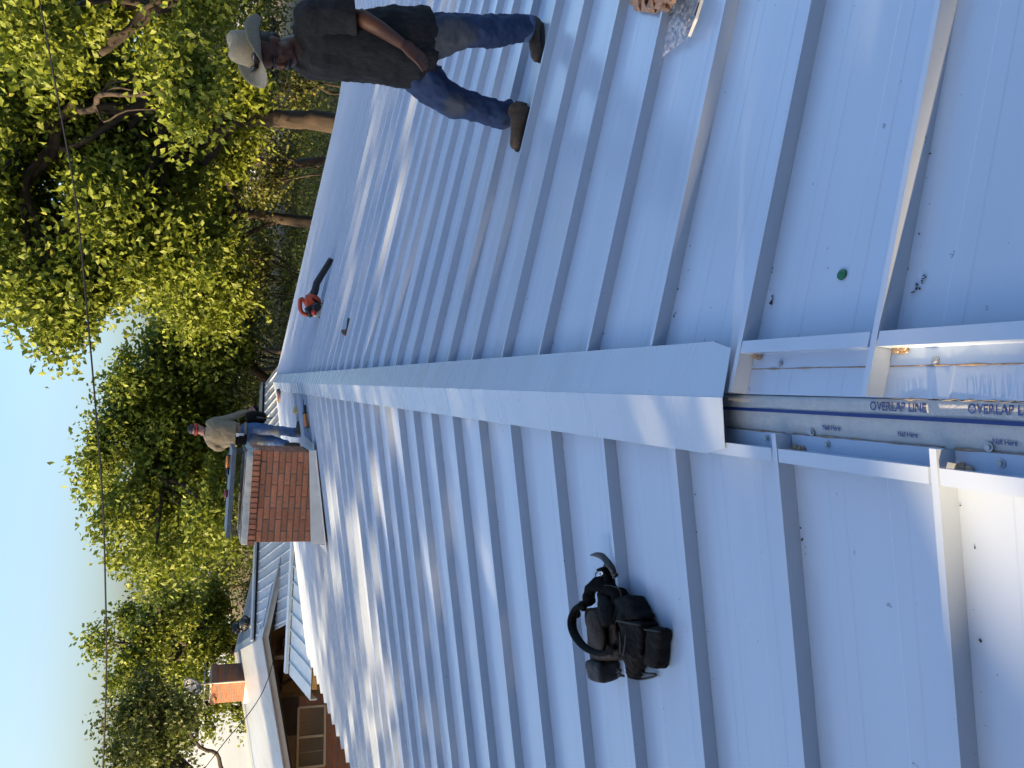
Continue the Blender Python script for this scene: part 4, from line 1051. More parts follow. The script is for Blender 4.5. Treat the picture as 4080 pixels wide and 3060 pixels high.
# ================================================================ PEOPLE
def cloth(o, vox, it=3, st=.012, sc=.07):
    remesh(o, vox, it)
    tx = bpy.data.textures.new('folds', 'CLOUDS'); tx.noise_scale = sc; tx.noise_depth = 2
    d = o.modifiers.new('folds', 'DISPLACE'); d.texture = tx; d.strength = st; d.mid_level = .5; d.texture_coords = 'LOCAL'
    s = o.modifiers.new('soft', 'SMOOTH'); s.factor = .5; s.iterations = 1
    return o
def leg(m, pts, rad, n=14, up=(0, 1, 0)):
    P = smooth_path(pts, 4); m.tube(P, lerp_list(rad, len(P)), n, up); return m
def hand(m, wrist, palm, tips, thumb, nrm, sc=1.0):
    wrist, palm = np.array(wrist), np.array(palm); d = palm - wrist; L = np.linalg.norm(d); d /= L; s = np.cross(d, nrm); s /= np.linalg.norm(s); nrm = np.cross(s, d)
    m.tube([wrist, wrist + d * .03 * sc, palm, palm + d * .035 * sc], [(.026 * sc, .02 * sc), (.036 * sc, .018 * sc), (.042 * sc, .016 * sc), (.040 * sc, .013 * sc)], 12, nrm)
    for i, (along, bend, le) in enumerate(tips):
        b = palm + d * .03 * sc + s * (.031 - .0205 * i) * sc
        k1 = b + (d * .45 - nrm * bend * .2) * le * sc; k2 = k1 + (d * .32 - nrm * bend * .5 + s * along) * le * sc; k3 = k2 + (d * .20 - nrm * bend * .6) * le * sc
        m.tube([b - d * .01, b, k1, k2, k3], [.010 * sc, .0105 * sc, .0095 * sc, .0085 * sc, .006 * sc], 8, nrm)
    t0 = wrist + d * .025 * sc + s * .028 * sc * thumb; t1 = t0 + (d * .6 + s * thumb * .75 - nrm * .3) * .035 * sc; t2 = t1 + (d * .9 + s * thumb * .15 - nrm * .25) * .032 * sc
    m.tube([t0 - d * .01, t0, t1, t2], [.013 * sc, .013 * sc, .0115 * sc, .008 * sc], 8, nrm)
def boot(person, heel, toe, ankle, up, mats=('boot', 'sole'), sc=1.0):
    heel, toe, ankle = map(np.array, (heel, toe, ankle)); d = toe - heel; L = np.linalg.norm(d); d /= L; up = np.array(up, float); s = np.cross(d, up); s /= np.linalg.norm(s); up = np.cross(s, d)
    m = MB()
    C = [(-.02, .045, .030, .040), (.04, .052, .036, .050), (.25, .055, .037, .052), (.45, .050, .038, .046), (.68, .040, .045, .036), (.86, .034, .044, .031), (.97, .030, .030, .024), (1.0, .026, .014, .012)]
    m.tube([heel + d * a * L + up * h * sc for a, h, w, t in C], [(w * sc, t * sc) for a, h, w, t in C], 14, up)
    m.tube([heel + d * .16 * L + up * .05, heel + d * .15 * L + up * .09, ankle], [(.040, .050), (.040, .047), (.044, .050)], 14, d)
    o = m.build('boot', M[mats[0]], person); cloth(o, .007, 2, .006, .03)
    V = []; n = 20
    def outline(t):                       # sole plan
        th = 2 * math.pi * t; x = math.cos(th); y = math.sin(th); w = .040 if x < -.2 else (.046 if x > .2 else .042)
        return heel + d * (L * .5 + x * (L * .5 + .012)) + s * y * w * sc
    V = [outline(k / n) + up * h for h in (0.0, .022) for k in range(n)]
    F = [tuple(range(n - 1, -1, -1)), tuple(n + k for k in range(n))] + [(k, (k + 1) % n, n + (k + 1) % n, n + k) for k in range(n)]
    mesh('sole', V, F, M[mats[1]], person)
    return o
def head_mesh(m, O, B, k=1.0):
    """skull, jaw, nose, brow, neck-side ears; B columns forward, left, up"""
    def w(f, l, u): return O + B @ (np.array((f, l, u)) * k)
    R = B
    m.ell(w(-.012, 0, .035), (.094 * k, .074 * k, .088 * k), 18, 12, R)      # cranium
    m.ell(w(.022, 0, -.030), (.064 * k, .060 * k, .078 * k), 16, 10, R)      # face
    m.ell(w(.050, 0, -.090), (.030 * k, .036 * k, .026 * k), 12, 8, R)       # chin
    m.ell(w(.010, .040, -.070), (.045 * k, .020 * k, .035 * k), 10, 8, R); m.ell(w(.010, -.040, -.070), (.045 * k, .020 * k, .035 * k), 10, 8, R)
    m.tube([w(.078, 0, .012), w(.090, 0, -.010), w(.102, 0, -.030), w(.084, 0, -.038)], [(.009 * k, .010 * k), (.011 * k, .012 * k), (.016 * k, .012 * k), (.014 * k, .008 * k)], 8, tuple(B[:, 0]))
    m.ell(w(.076, 0, .022), (.014 * k, .052 * k, .011 * k), 12, 6, R)        # brow
    for s in (1, -1):
        m.ell(w(.058, s * .040, -.022), (.022 * k, .018 * k, .018 * k), 8, 6, R)     # cheekbone
        m.ell(w(-.012, s * .074, -.006), (.020 * k, .008 * k, .031 * k), 10, 8, R @ rotm((0, 1, 0), -.2))
        m.ell(w(-.006, s * .076, -.026), (.010 * k, .007 * k, .012 * k), 8, 6, R)
    m.ell(w(.082, 0, -.062), (.012 * k, .024 * k, .006 * k), 10, 6, R); m.ell(w(.080, 0, -.071), (.012 * k, .020 * k, .006 * k), 10, 6, R)
    return w

# ---------------------------------------------------------------- the man in the straw hat
YM = float(on_r(2165, 150)[1]) + .02
def P(ix, iy, dy=0.0): return at_y(ix, iy, YM + dy)
man = empty('person', on_r(2110, 330), 'man in straw cowboy hat, dark t-shirt and blue jeans striding across the roof', 'person', 'roofers')
fth = math.radians(33); FW = np.array((-math.cos(fth), -math.sin(fth), 0))
# body: head, neck, arms, hands, torso core in one surface
body = MB()
hf_ = np.array((-.90, -.42, -.33)); HB = basis(hf_); HO = P(1086, 208, -.02)
hw = head_mesh(body, HO, HB, 1.03)
body.tube([P(1230, 178), P(1185, 180), hw(-.02, 0, -.045), hw(-.015, 0, 0)], [(.085, .07), (.056, .058), (.052, .056), (.05, .05)], 14, FW)
body.tube([P(1640, 185), P(1400, 178), P(1250, 175), P(1205, 175)], [(.15, .11), (.16, .11), (.17, .10), (.10, .07)], 14, FW)
body.tube([P(1225, 85, -.12), P(1310, 60, -.17), P(1390, 54, -.20), P(1430, 66, -.21), P(1520, 118, -.215), P(1604, 176, -.20)], [.055, .052, .047, .046, .041, .030], 12)
hand(body, P(1602, 172, -.19), P(1642, 205, -.195), [(0, .35, .070), (0, .30, .080), (0, .35, .076), (0, .45, .062)], -1, (.35, -.9, .25), 1.08)
body.tube([P(1225, 250, .14), P(1330, 262, .20), P(1450, 262, .24), P(1560, 268, .20), P(1640, 280, .16)], [.055, .05, .044, .038, .028], 12)
hand(body, P(1640, 280, .16), P(1690, 285, .15), [(0, .3, .070), (0, .3, .080), (0, .35, .076), (0, .4, .062)], 1, (.2, .95, .1), 1.05)
bo = body.build('body', M['skin'], man); remesh(bo, .0062, 2, .4)
# face details
m = MB()
for s in (1, -1): m.ell(hw(.068, s * .030, .004), (.010, .013, .008), 8, 6, HB)
m.build('eyes', M['eye'], man, True)
m = MB(); m.tube([hw(.080, .034, -.068), hw(.100, .016, -.052), hw(.105, 0, -.050), hw(.100, -.016, -.052), hw(.080, -.034, -.068)], [(.005, .008), (.008, .012), (.008, .012), (.008, .012), (.005, .008)], 8, tuple(HB[:, 2]))
m.build('moustache', M['hair'], man, True)
m = MB()
for s in (1, -1): m.tube([hw(.070, s * .050, .022), hw(.090, s * .030, .030), hw(.094, s * .010, .025)], [.004, .006, .005], 6)
m.build('eyebrows', M['hair'], man, True)
m = MB(); m.ell(hw(-.030, 0, .030), (.086, .082, .080), 16, 12, HB); m.ell(hw(-.066, 0, -.02), (.044, .062, .045), 12, 8, HB)
m.build('hair', M['hair'], man, True)
# shirt
sh = MB()
S = [(1708, 184, .222, .165), (1660, 188, .230, .180), (1560, 190, .222, .182), (1450, 186, .205, .168), (1340, 182, .198, .152), (1260, 178, .205, .135), (1215, 172, .180, .115), (1190, 176, .105, .085), (1178, 177, .075, .070)]
PP = smooth_path([P(a, b) for a, b, _, _ in S], 3); sh.tube(PP, lerp_list([(c, d) for _, _, c, d in S], len(PP)), 22, tuple(FW))
sh.ell(P(1235, 110, -.09), (.10, .10, .085), 14, 10)
sv = MB(); sl_ = smooth_path([P(1205, 96, -.10), P(1240, 80, -.14), P(1320, 62, -.185), P(1418, 60, -.215)], 3); sv.tube(sl_, lerp_list([.070, .098, .094, .096], len(sl_)), 18, (0, 1, 0), False)
so = sv.build('sleeve', M['shirt_dark'], man, True); so.modifiers.new('sub', 'SUBSURF').levels = 2; so.modifiers['sub'].render_levels = 2
stx = bpy.data.textures.new('folds', 'CLOUDS'); stx.noise_scale = .06; sdm = so.modifiers.new('folds', 'DISPLACE'); sdm.texture = stx; sdm.strength = .03; sdm.texture_coords = 'LOCAL'; so.modifiers.new('solid', 'SOLIDIFY').thickness = .003
sl_ = smooth_path([P(1215, 220, .07), P(1245, 245, .14), P(1330, 262, .20), P(1420, 262, .235)], 3); sh.tube(sl_, lerp_list([.085, .095, .09, .085], len(sl_)), 14)
cloth(sh.build('shirt', M['shirt_dark'], man), .011, 3, .045, .10)
# jeans
je = MB()
leg(je, [P(1640, 150, -.05), P(1720, 148, -.08), P(1800, 132, -.10), P(1890, 124, -.105), P(1985, 122, -.08), P(2075, 112, -.045), P(2105, 116, -.04)], [(.118, .118), (.124, .120), (.108, .105), (.088, .09), (.088, .09), (.078, .08), (.072, .076)])
leg(je, [P(1630, 262, .06), P(1690, 315, .07), P(1760, 378, .07), P(1815, 408, .07), P(1910, 432, .06), P(2000, 458, .05), P(2045, 442, .045)], [(.115, .115), (.115, .112), (.100, .10), (.090, .09), (.082, .085), (.080, .082), (.072, .075)])
je.ell(P(1640, 200), (.165, .145, .14), 16, 10, basis(FW))
jo = cloth(je.build('jeans', M['denim'], man), .011, 2, .036, .06)
def patch(parent, src_pts, rad, name, matl, st=.02, sc=.07):
    mm = MB(); leg(mm, src_pts, rad); return cloth(mm.build(name, matl, parent), .012, 3, st, sc)
worn('denim', [(P(1790, 160, -.18), .15, .9), (P(1870, 155, -.18), .09, .7), (P(1815, 425, .0), .09, .75), (P(1720, 200, -.14), .10, .6)], (.080, .084, .088))
cu = MB(); cu.tube([P(2088, 110, -.042), P(2112, 117, -.04)], [(.080, .083), (.078, .081)], 18, (0, 1, 0)); cloth(cu.build('jeans_cuff', M['denim_light'], man), .007, 2, .008, .03)
RUP = np.array((mr(YM), 0, 1.0)); RUP /= np.linalg.norm(RUP)
boot(man, on_r(2160, 96, .001), on_r(2157, 246, .001), P(2105, 112, -.04), RUP)
boot(man, on_r(2113, 436, .001), on_r(2067, 600, .001), P(2050, 445, .045), RUP)
cu = MB(); cu.tube([P(2045, 440, .045), P(2092, 452, .02)], [(.062, .066), (.060, .066)], 16, (0, 1, 0)); cloth(cu.build('ankle_cuff', M['camo_cuff'], man), .008, 2, .012, .03)
# hat
HC = hw(-.012, 0, .070); TB = basis(np.array((-.90, -.42, -.12)), (0.02, -.05, 1)); HBk = TB
def hp(f, l, u): return HC + HBk @ np.array((f, l, u))
V = []; F = []; nn_ = 40
prof = [(.088, .0), (.088, .03), (.087, .06), (.083, .095), (.074, .125), (.058, .138), (.03, .126), (.0, .118)]
for r, u in prof:
    for k in range(nn_):
        th = 2 * math.pi * k / nn_; c, s = math.cos(th), math.sin(th); fr = 1.20 if True else 1
        uu = u + (.018 * c * c if u > .09 else 0) - (.016 * abs(s) ** 3 if .06 < u < .13 else 0)
        V.append(hp(r * 1.16 * c * (1 - .10 * (u / .13) * (1 if c > 0 else .4)), r * .92 * s, uu))
for j in range(len(prof) - 1):
    for k in range(nn_): F.append((j * nn_ + k, j * nn_ + (k + 1) % nn_, (j + 1) * nn_ + (k + 1) % nn_, (j + 1) * nn_ + k))
hat = mesh('cowboy_hat', V, F, M['straw'], man, True); hat.modifiers.new('solid', 'SOLIDIFY').thickness = .003
V = []; F = []; nr_ = 9
for j in range(nr_):
    t = j / (nr_ - 1)
    for k in range(nn_):
        th = 2 * math.pi * k / nn_; c, s = math.cos(th), math.sin(th)
        rx = .099 + (.118 if c > 0 else .108) * t; ry = .080 + .100 * t
        u = .085 * (abs(s) ** 2.2) * t ** 1.6 - .030 * (abs(c) ** 2) * t ** 1.3
        V.append(hp(rx * c, ry * s * (1 - .28 * t * abs(s)), u + .002))
for j in range(nr_ - 1):
    for k in range(nn_): F.append((j * nn_ + k, j * nn_ + (k + 1) % nn_, (j + 1) * nn_ + (k + 1) % nn_, (j + 1) * nn_ + k))
br = mesh('hat_brim', V, F, M['straw'], hat, True); br.modifiers.new('solid', 'SOLIDIFY').thickness = .003
m = MB(); m.tube([hp(.108 * math.cos(t), .088 * math.sin(t), .012 + .006 * math.cos(t)) for t in np.linspace(0, 2 * math.pi, 25)], [(.003, .010)] * 25, 6, tuple(HBk[:, 2])); m.build('hat_band', M['hair'], hat, True)
m = MB()                                   # open weave around the crown: small dark eyelets
for row in range(2):
    for k in range(34):
        th = 2 * math.pi * (k + .5 * row) / 34; m.ell(hp(.1035 * math.cos(th), .0815 * math.sin(th), .038 + .014 * row), (.0022, .0022, .004), 6, 4, HBk @ rotm((0, 0, 1), th))
m.build('weave_eyelets', M['straw_band'], hat)
sg = empty('sunglasses', hp(.12, .02, .03), 'dark sunglasses parked on the front of the straw hat', 'sunglasses')
for s in (1, -1):
    m = MB(); m.ell(hp(.112 - .012 * (s > 0), s * .034 + .012, .030), (.010, .030, .019), 14, 8, HBk @ rotm((0, 0, 1), s * .35)); m.build('lens', M['dark_lens'], sg, True)
m = MB(); m.tube([hp(.085, .092, .032), hp(.112, .05, .036), hp(.124, .012, .034), hp(.114, -.03, .036), hp(.09, -.07, .032)], .0035, 6); m.build('frame', M['black_plastic'], sg, True)

# ---------------------------------------------------------------- the worker by the chimney, seen from behind
YW = float(on_l(1203, 1728)[1])
q_ = lambda x, y, dy=0.0: at_y(700 + x * .2712, 1500 + y * .2712, YW + dy)
wk = empty('person', on_l(1200, 1745), 'worker seen from behind in olive long sleeves, cap and ear muffs beside the chimney', 'person', 'roofers')
FB = np.array((.25, .95, 0)); FB /= np.linalg.norm(FB)
b2 = MB(); HB2 = basis((.35, .90, -.30)); HO2 = q_(300, 775, .06)
hw2 = head_mesh(b2, HO2, HB2, 1.0)
b2.tube([q_(440, 820), q_(395, 815, .02), hw2(-.02, 0, -.03)], [(.075, .07), (.056, .058), (.052, .054)], 12, tuple(FB))
b2.tube([q_(1000, 850), q_(700, 830), q_(480, 820)], [(.14, .10), (.15, .10), (.12, .08)], 12, tuple(FB))
b2.tube([q_(510, 680), q_(780, 620, .02), q_(1000, 530, .08), q_(1085, 505, .10)], [.05, .045, .038, .028], 10)
hand(b2, q_(1085, 505, .10), q_(1110, 490, .12), [(0, .8, .06), (0, .8, .07), (0, .8, .066), (0, .8, .055)], 1, (.3, -.9, 0), 1.0)
b2.tube([q_(510, 985), q_(650, 1050, .05), q_(760, 960, .22), q_(850, 800, .28)], [.05, .045, .038, .028], 10)
hand(b2, q_(850, 800, .28), q_(880, 740, .3), [(0, .8, .06), (0, .8, .07), (0, .8, .066), (0, .8, .055)], -1, (.3, -.9, 0), 1.0)
remesh(b2.build('body', M['skin_light'], wk), .008, 2, .4)
s2 = MB(); S2 = [(905, 850, .205, .135), (860, 850, .212, .14), (760, 845, .215, .145), (640, 838, .222, .145), (540, 832, .225, .135), (480, 828, .190, .115), (440, 822, .105, .085), (420, 820, .075, .065)]
PP = smooth_path([q_(a, b, .03 * (1 - (a - 420) / 480)) for a, b, _, _ in S2], 3); s2.tube(PP, lerp_list([(c, d) for _, _, c, d in S2], len(PP)), 20, tuple(FB))
a2 = smooth_path([q_(500, 730), q_(540, 675), q_(720, 632, .02), q_(880, 580, .05), q_(1050, 515, .09)], 3); s2.tube(a2, lerp_list([.08, .078, .068, .062, .045], len(a2)), 12)
a2 = smooth_path([q_(500, 930), q_(545, 985, .01), q_(640, 1045, .05), q_(740, 975, .2), q_(820, 840, .27)], 3); s2.tube(a2, lerp_list([.08, .08, .068, .058, .045], len(a2)), 12)
cloth(s2.build('shirt', M['shirt_olive'], wk), .014, 3, .03, .09)
j2 = MB()
leg(j2, [q_(980, 790), q_(1120, 765), q_(1290, 775, -.02), q_(1440, 790, -.03), q_(1640, 808, -.01), q_(1790, 830), q_(1860, 832)], [(.105, .115), (.110, .115), (.098, .10), (.080, .085), (.075, .08), (.078, .08), (.072, .074)])
leg(j2, [q_(980, 915), q_(1120, 930), q_(1280, 945, .03), q_(1420, 935, .07), q_(1560, 985, -.02), q_(1660, 1000, -.06)], [(.105, .115), (.105, .112), (.092, .095), (.080, .085), (.074, .08), (.068, .07)])
j2.ell(q_(1020, 850), (.13, .175, .13), 16, 10, basis(FB))
cloth(j2.build('jeans', M['denim_light'], wk), .013, 3, .024, .07)
worn('denim_light', [(q_(1220, 940, -.11), .15, .9), (q_(1460, 795, -.10), .09, .9), (q_(1350, 790, -.1), .07, .6)], (.17, .165, .15))
WUP = np.array((-ML, 0, 1.0)); WUP /= np.linalg.norm(WUP)
fr0 = on_l(1206, 1722, .001); boot(wk, fr0, fr0 + np.array((.16, .20, .029)), q_(1850, 832, 0), WUP)
kn = q_(1650, 1002, -.05); tn = q_(1835, 1010, -.10)
boot(wk, tn + np.array((0, .0, .25)), tn + np.array((0, .02, .015)), kn, (0, -1, .1), ('boot', 'boot'))
m = MB(); m.ell(hw2(-.012, 0, .050), (.100, .082, .075), 16, 10, HB2); m.tube([hw2(.08, 0, .045), hw2(.15, 0, .035)], [(.07, .006), (.055, .004)], 12, tuple(HB2[:, 2])); remesh(m.build('cap', M['hair'], wk), .007, 1)
m = MB(); m.ell(hw2(-.045, 0, -.01), (.05, .070, .05), 12, 8, HB2); m.build('hair', M['hair'], wk, True)
for s in (1, -1):
    m = MB(); m.ell(hw2(-.012, s * .086, .0), (.030, .016, .036), 12, 8, HB2); m.build('ear_muff', M['red_plastic'], wk, True)
m = MB(); m.tube([hw2(-.02, .09, .0), hw2(-.085, .06, -.035), hw2(-.105, 0, -.045), hw2(-.085, -.06, -.035), hw2(-.02, -.09, .0)], [(.004, .010)] * 5, 6, tuple(HB2[:, 2])); m.build('muff_band', M['red_plastic'], wk, True)
m = MB(); m.tube([q_(1015, 850) + basis(FB) @ np.array((.15 * math.cos(t), .195 * math.sin(t), 0)) for t in np.linspace(0, 2 * math.pi, 25)], [(.006, .022)] * 25, 6, (0, 0, 1)); m.build('belt', M['belt_canvas'], wk, True)
pc = MB(); c = q_(960, 930, -.17); pc.box(c, (.17, .07, .17)); pc.box(c + np.array((.0, -.045, -.02)), (.13, .04, .12)); pc.build('back_pouch', M['leather_black'], wk, bevel=.012)
m = MB(); m.box(q_(945, 860, -.20), (.055, .012, .12)); m.build('steel_rule', M['white_paint'], wk)
pb = MB(); pb.tube([q_(1040, 620, .02), q_(1150, 600, .03), q_(1290, 610, .02), q_(1335, 615, .02)], [(.08, .06), (.11, .085), (.10, .075), (.05, .04)], 12, (0, 1, 0)); remesh(pb.build('side_pouch', M['leather_black'], wk), .010, 2)
m = MB(); m.tube([q_(1190, 600, -.08), q_(1290, 608, -.08), q_(1420, 612, -.06)], [(.02, .014), (.012, .01), (.010, .008)], 8); m.build('hammer_handle', M['steel_dark'], wk, True)
# ================================================================ LOOSE TOOLS
T_ = lambda zx, zy, h=0.0: on_l(2200 + zx * .3677, 2150 + zy * .3677, h)
LUP = np.array((-ML, 0, 1.0)); LUP /= np.linalg.norm(LUP)
tb = empty('tool_belt', T_(620, 1000), 'worn black and brown leather tool belt in a heap on the near panels', 'tool belt')
def blob(name, parts, matl, vox=.006, it=3, st=.008, sc=.05, parent=None):
    m = MB()
    for kind, a, b in parts:
        if kind == 't': PP = smooth_path(a, 4); m.tube(PP, lerp_list(b, len(PP)), 14, tuple(LUP))
        else: m.ell(a, b[0], 16, 10, b[1])
    return cloth(m.build(name, matl, parent or tb), vox, it, st, sc)
TR = basis((0.05, -1, 0), LUP)              # x: towards us, y: along the slope, z: off the roof
# big brown pouch: rounded flap and body lying along the slope
def slab(name, pts, matl, st=.012, sc=.04, bev=.014, taper=.0):
    top = [T_(x, y, h) for x, y, h in pts]; cen = sum(top) / 4; bot = [np.array((p[0] + (cen[0] - p[0]) * taper, p[1] + (cen[1] - p[1]) * taper, zl(p[0]) + .003)) for p in top]
    o = MB().hexa(bot[::-1] + top[::-1]).build(name, matl, tb)
    b = o.modifiers.new('bevel', 'BEVEL'); b.width = bev; b.segments = 3
    return cloth(o, .005, 2, st, sc)
slab('pouch', [(330, 740, .085), (640, 760, .095), (700, 1300, .10), (400, 1330, .085)], M['leather_brown'], .016)
blob('pouch_flap', [('e', T_(480, 985, .118), ((.066, .080, .026), TR @ rotm((0, 0, 1), .25)))], M['leather_brown'], .005, 3, .010, .05)
m = MB(); m.box(T_(540, 1405, .058), (.125, .080, .095), TR @ rotm((0, 0, 1), .15)); eo = m.build('pouch_end', M['leather_grey'], tb); eb = eo.modifiers.new('bevel', 'BEVEL'); eb.width = .016; eb.segments = 3; cloth(eo, .005, 2, .012, .035)
slab('pouch', [(700, 850, .100), (960, 900, .085), (935, 1290, .085), (715, 1260, .105)], M['leather_black'], .022)
slab('pouch', [(715, 1220, .095), (935, 1250, .080), (865, 1520, .045), (800, 1520, .050)], M['leather_black'], .016)
slab('side_pouch', [(1000, 950, .075), (1170, 975, .060), (1135, 1420, .055), (965, 1370, .070)], M['leather_black'], .012)
slab('side_pouch', [(1160, 985, .040), (1235, 1010, .030), (1215, 1340, .028), (1145, 1380, .038)], M['leather_brown'], .010)
slab('pouch_mouth', [(640, 640, .085), (800, 600, .075), (930, 860, .085), (690, 900, .105)], M['leather_black'], .022)
m = MB()
for a_, b_, c_ in (((700, 880, .112), (830, 905, .108), (955, 930, .094)), ((1000, 975, .080), (1085, 985, .074), (1168, 1000, .064)), ((730, 1000, .112), (745, 1120, .112), (735, 1240, .108)), ((800, 1010, .110), (790, 1150, .110), (770, 1260, .106))):
    m.tube(smooth_path([T_(*a_), T_(*b_), T_(*c_)], 4), [(.003, .004)] * 9, 6, tuple(LUP))
m.build('seam_welt', M['leather_grey'], tb, True)
# folded belt and webbing
blob('belt', [('t', [T_(400, 700, .07), T_(400, 600, .085), T_(430, 520, .085), T_(520, 480, .07), T_(640, 520, .05), T_(730, 600, .045), T_(770, 760, .06), T_(700, 900, .09)], [(.012, .026), (.016, .030), (.018, .030), (.030, .034), (.036, .034), (.030, .034), (.024, .034), (.012, .026)])], M['webbing'], .006, 2, .012, .03)
blob('belt', [('t', [T_(560, 560, .05), T_(600, 680, .06), T_(620, 800, .08), T_(640, 940, .09)], [(.030, .03), (.052, .040), (.056, .044), (.040, .036)])], M['leather_black'], .006, 2, .012, .03)
# padded loop arching round the brown pouch
arc = [(330, 700), (255, 760), (215, 870), (225, 980), (275, 1080), (360, 1170), (470, 1225), (590, 1225), (680, 1160)]
m = MB(); PP = smooth_path([T_(x, y, .10 + .045 * math.sin(i / 8 * math.pi)) for i, (x, y) in enumerate(arc)], 4); m.tube(PP, lerp_list([(.012, .018), (.014, .020), (.013, .018), (.011, .015), (.010, .014)], len(PP)), 10, tuple(LUP)); m.build('belt_loop', M['leather_black'], tb, True)
m = MB(); m.ell(T_(260, 800, .10), (.026, .022, .018), 12, 8, TR); m.ell(T_(330, 720, .10), (.024, .024, .018), 12, 8, TR); cloth(m.build('belt_roll', M['leather_black'], tb), .005, 2, .006, .03)
# buckle
m = MB()
for a, b in (((455, 440), (470, 360)), ((470, 360), (555, 345)), ((555, 345), (535, 400)), ((455, 440), (500, 440)), ((500, 440), (520, 350))): m.tube([T_(*a, .075), T_(*b, .075)], .0035, 6)
m.build('buckle', M['chrome'], tb, True)
blob('belt_end', [('t', [T_(500, 330, .07), T_(560, 320, .072), T_(600, 380, .06), T_(600, 470, .055)], [(.006, .01), (.008, .014), (.014, .016), (.02, .02)])], M['webbing'], .004, 1, .004)
# hammer loop ring and tags
m = MB(); m.tube(smooth_path([T_(930, 1380, .02), T_(950, 1430, .02), T_(1030, 1450, .018), T_(1110, 1455, .014), T_(1120, 1475, .012), T_(1040, 1500, .012), T_(950, 1512, .014), T_(870, 1500, .02)], 3), .0042, 8); m.build('hammer_loop', M['black_plastic'], tb, True)
m = MB(); m.tube(smooth_path([T_(570, 495, .085), T_(640, 500, .085), T_(720, 530, .08), T_(750, 600, .075), T_(755, 690, .075), T_(715, 790, .085), T_(690, 860, .09), T_(685, 1000, .088), T_(700, 1100, .085)], 3), [(.0016, .004)] * 25, 6, tuple(LUP)); m.build('leather_edge', M['leather_brown'], tb, True)
m = MB()
for k in range(7): m.tube(smooth_path([T_(700 + 8 * k, 1390 + 5 * k, .05), T_(730 - 5 * k, 1440, .045), T_(715 + 12 * k, 1480, .035)], 2), .004, 6)
m.build('lacing', M['leather_grey'], tb, True)
# hammer held in the belt
hm = empty('hammer', T_(640, 330), 'steel claw hammer poking out of the leather tool belt', 'hammer')
m = MB(); PP = smooth_path([T_(415, 168, .055), T_(480, 165, .062), T_(545, 185, .066), T_(600, 245, .066), T_(640, 300, .062), T_(670, 345, .055)], 4)
m.tube(PP, lerp_list([(.002, .003), (.010, .007), (.015, .010), (.014, .013), (.012, .013), (.013, .013)], len(PP)), 12, tuple(LUP)); m.build('claw', M['steel_dark'], hm, True)
m = MB(); m.tube([T_(655, 320, .058), T_(680, 365, .05), T_(690, 380, .046)], [(.013, .013), (.016, .016), (.0165, .0165)], 16, tuple(LUP)); m.build('hammer_face', M['steel_dark'], hm, True)
m = MB(); m.tube(smooth_path([T_(600, 260, .06), T_(580, 330, .052), T_(600, 480, .045), T_(630, 700, .045), T_(650, 900, .045)], 3), [(.010, .014)] * 13, 10, tuple(LUP)); m.build('handle', M['wood_dark'], hm, True)

# ---------------------------------------------------------------- leaf blower on the far right panels
YB = float(on_r(1288, 1235)[1]); z5 = lambda x, y, d=0.0: at_y(1150 + x * .1386, 1150 + y * .1386, YB + d)
bl = empty('leaf_blower', on_r(1288, 1235), 'orange and black handheld leaf blower standing on the far panels', 'leaf blower')
m = MB(); m.tube(smooth_path([z5(620, 330), z5(480, 400), z5(400, 300), z5(340, 330), z5(330, 450), z5(335, 590), z5(390, 690), z5(470, 735), z5(560, 760)], 3), [(.030, .024)] * 25, 10, (0, 1, 0)); m.build('handle', M['orange_plastic'], bl, True)
m = MB(); cc = z5(690, 400, -.02); m.tube([z5(690, 400, -.085), z5(690, 400, -.06), z5(690, 400, .08), z5(690, 400, .10)], [.085, .125, .125, .08], 20, (0, 0, 1)); m.tube([z5(640, 330), z5(620, 250), z5(680, 210)], [(.09, .07), (.08, .07), (.062, .062)], 12, (0, 1, 0)); remesh(m.build('fan_housing', M['orange_plastic'], bl), .010, 1)
m = MB()
for k in range(6): m.box(z5(735 + 26 * k, 330 + 17 * k, -.10), (.012, .02, .085), rotm((0, 1, 0), .35))
m.build('intake_slots', M['black_plastic'], bl)
m = MB(); m.tube([z5(800, 540, -.16), z5(800, 540, -.13), z5(800, 540, .06)], [.05, .075, .08], 14, (0, 0, 1)); m.box(z5(620, 660, -.02), (.16, .16, .10), rotm((0, 1, 0), -.6)); m.box(z5(900, 560, -.02), (.13, .15, .15)); m.build('engine', M['black_plastic'], bl, bevel=.015)
m = MB(); m.tube(smooth_path([z5(960, 470, -.10), z5(950, 580, -.12), z5(900, 690, -.12), z5(800, 745, -.12), z5(720, 770, -.1)], 3), [(.036, .03)] * 13, 10, (0, 1, 0)); m.build('fuel_tank', M['grey_plastic'], bl, True)
m = MB(); m.tube([z5(725, 690, -.17), z5(725, 690, -.12)], [.036, .042], 14, (0, 0, 1)); m.build('fuel_cap', M['red_plastic'], bl, True)
g0 = on_r(1290, 1212); g1 = on_r(1281, 1262)
m = MB(); m.tube([z5(985, 450), g0 + np.array((0, 0, .012))], [.02, .012], 8); m.tube([z5(900, 830), g1 + np.array((0, 0, .012))], [.02, .012], 8); m.tube([g0 + np.array((.05, -.05, .012)), g1 + np.array((-.05, -.05, .012))], .012, 8); m.build('stand', M['black_plastic'], bl, True)
m = MB(); m.tube([z5(690, 210), z5(760, 60), at_y(1262, 1128, YB - .03), at_y(1285, 1090, YB - .06), at_y(1310, 1050, YB - .10), at_y(1320, 1030, YB - .12)], [.062, .055, .052, .048, .046, .040], 14, (0, 1, 0)); m.build('blower_tube', M['black_plastic'], bl, True)

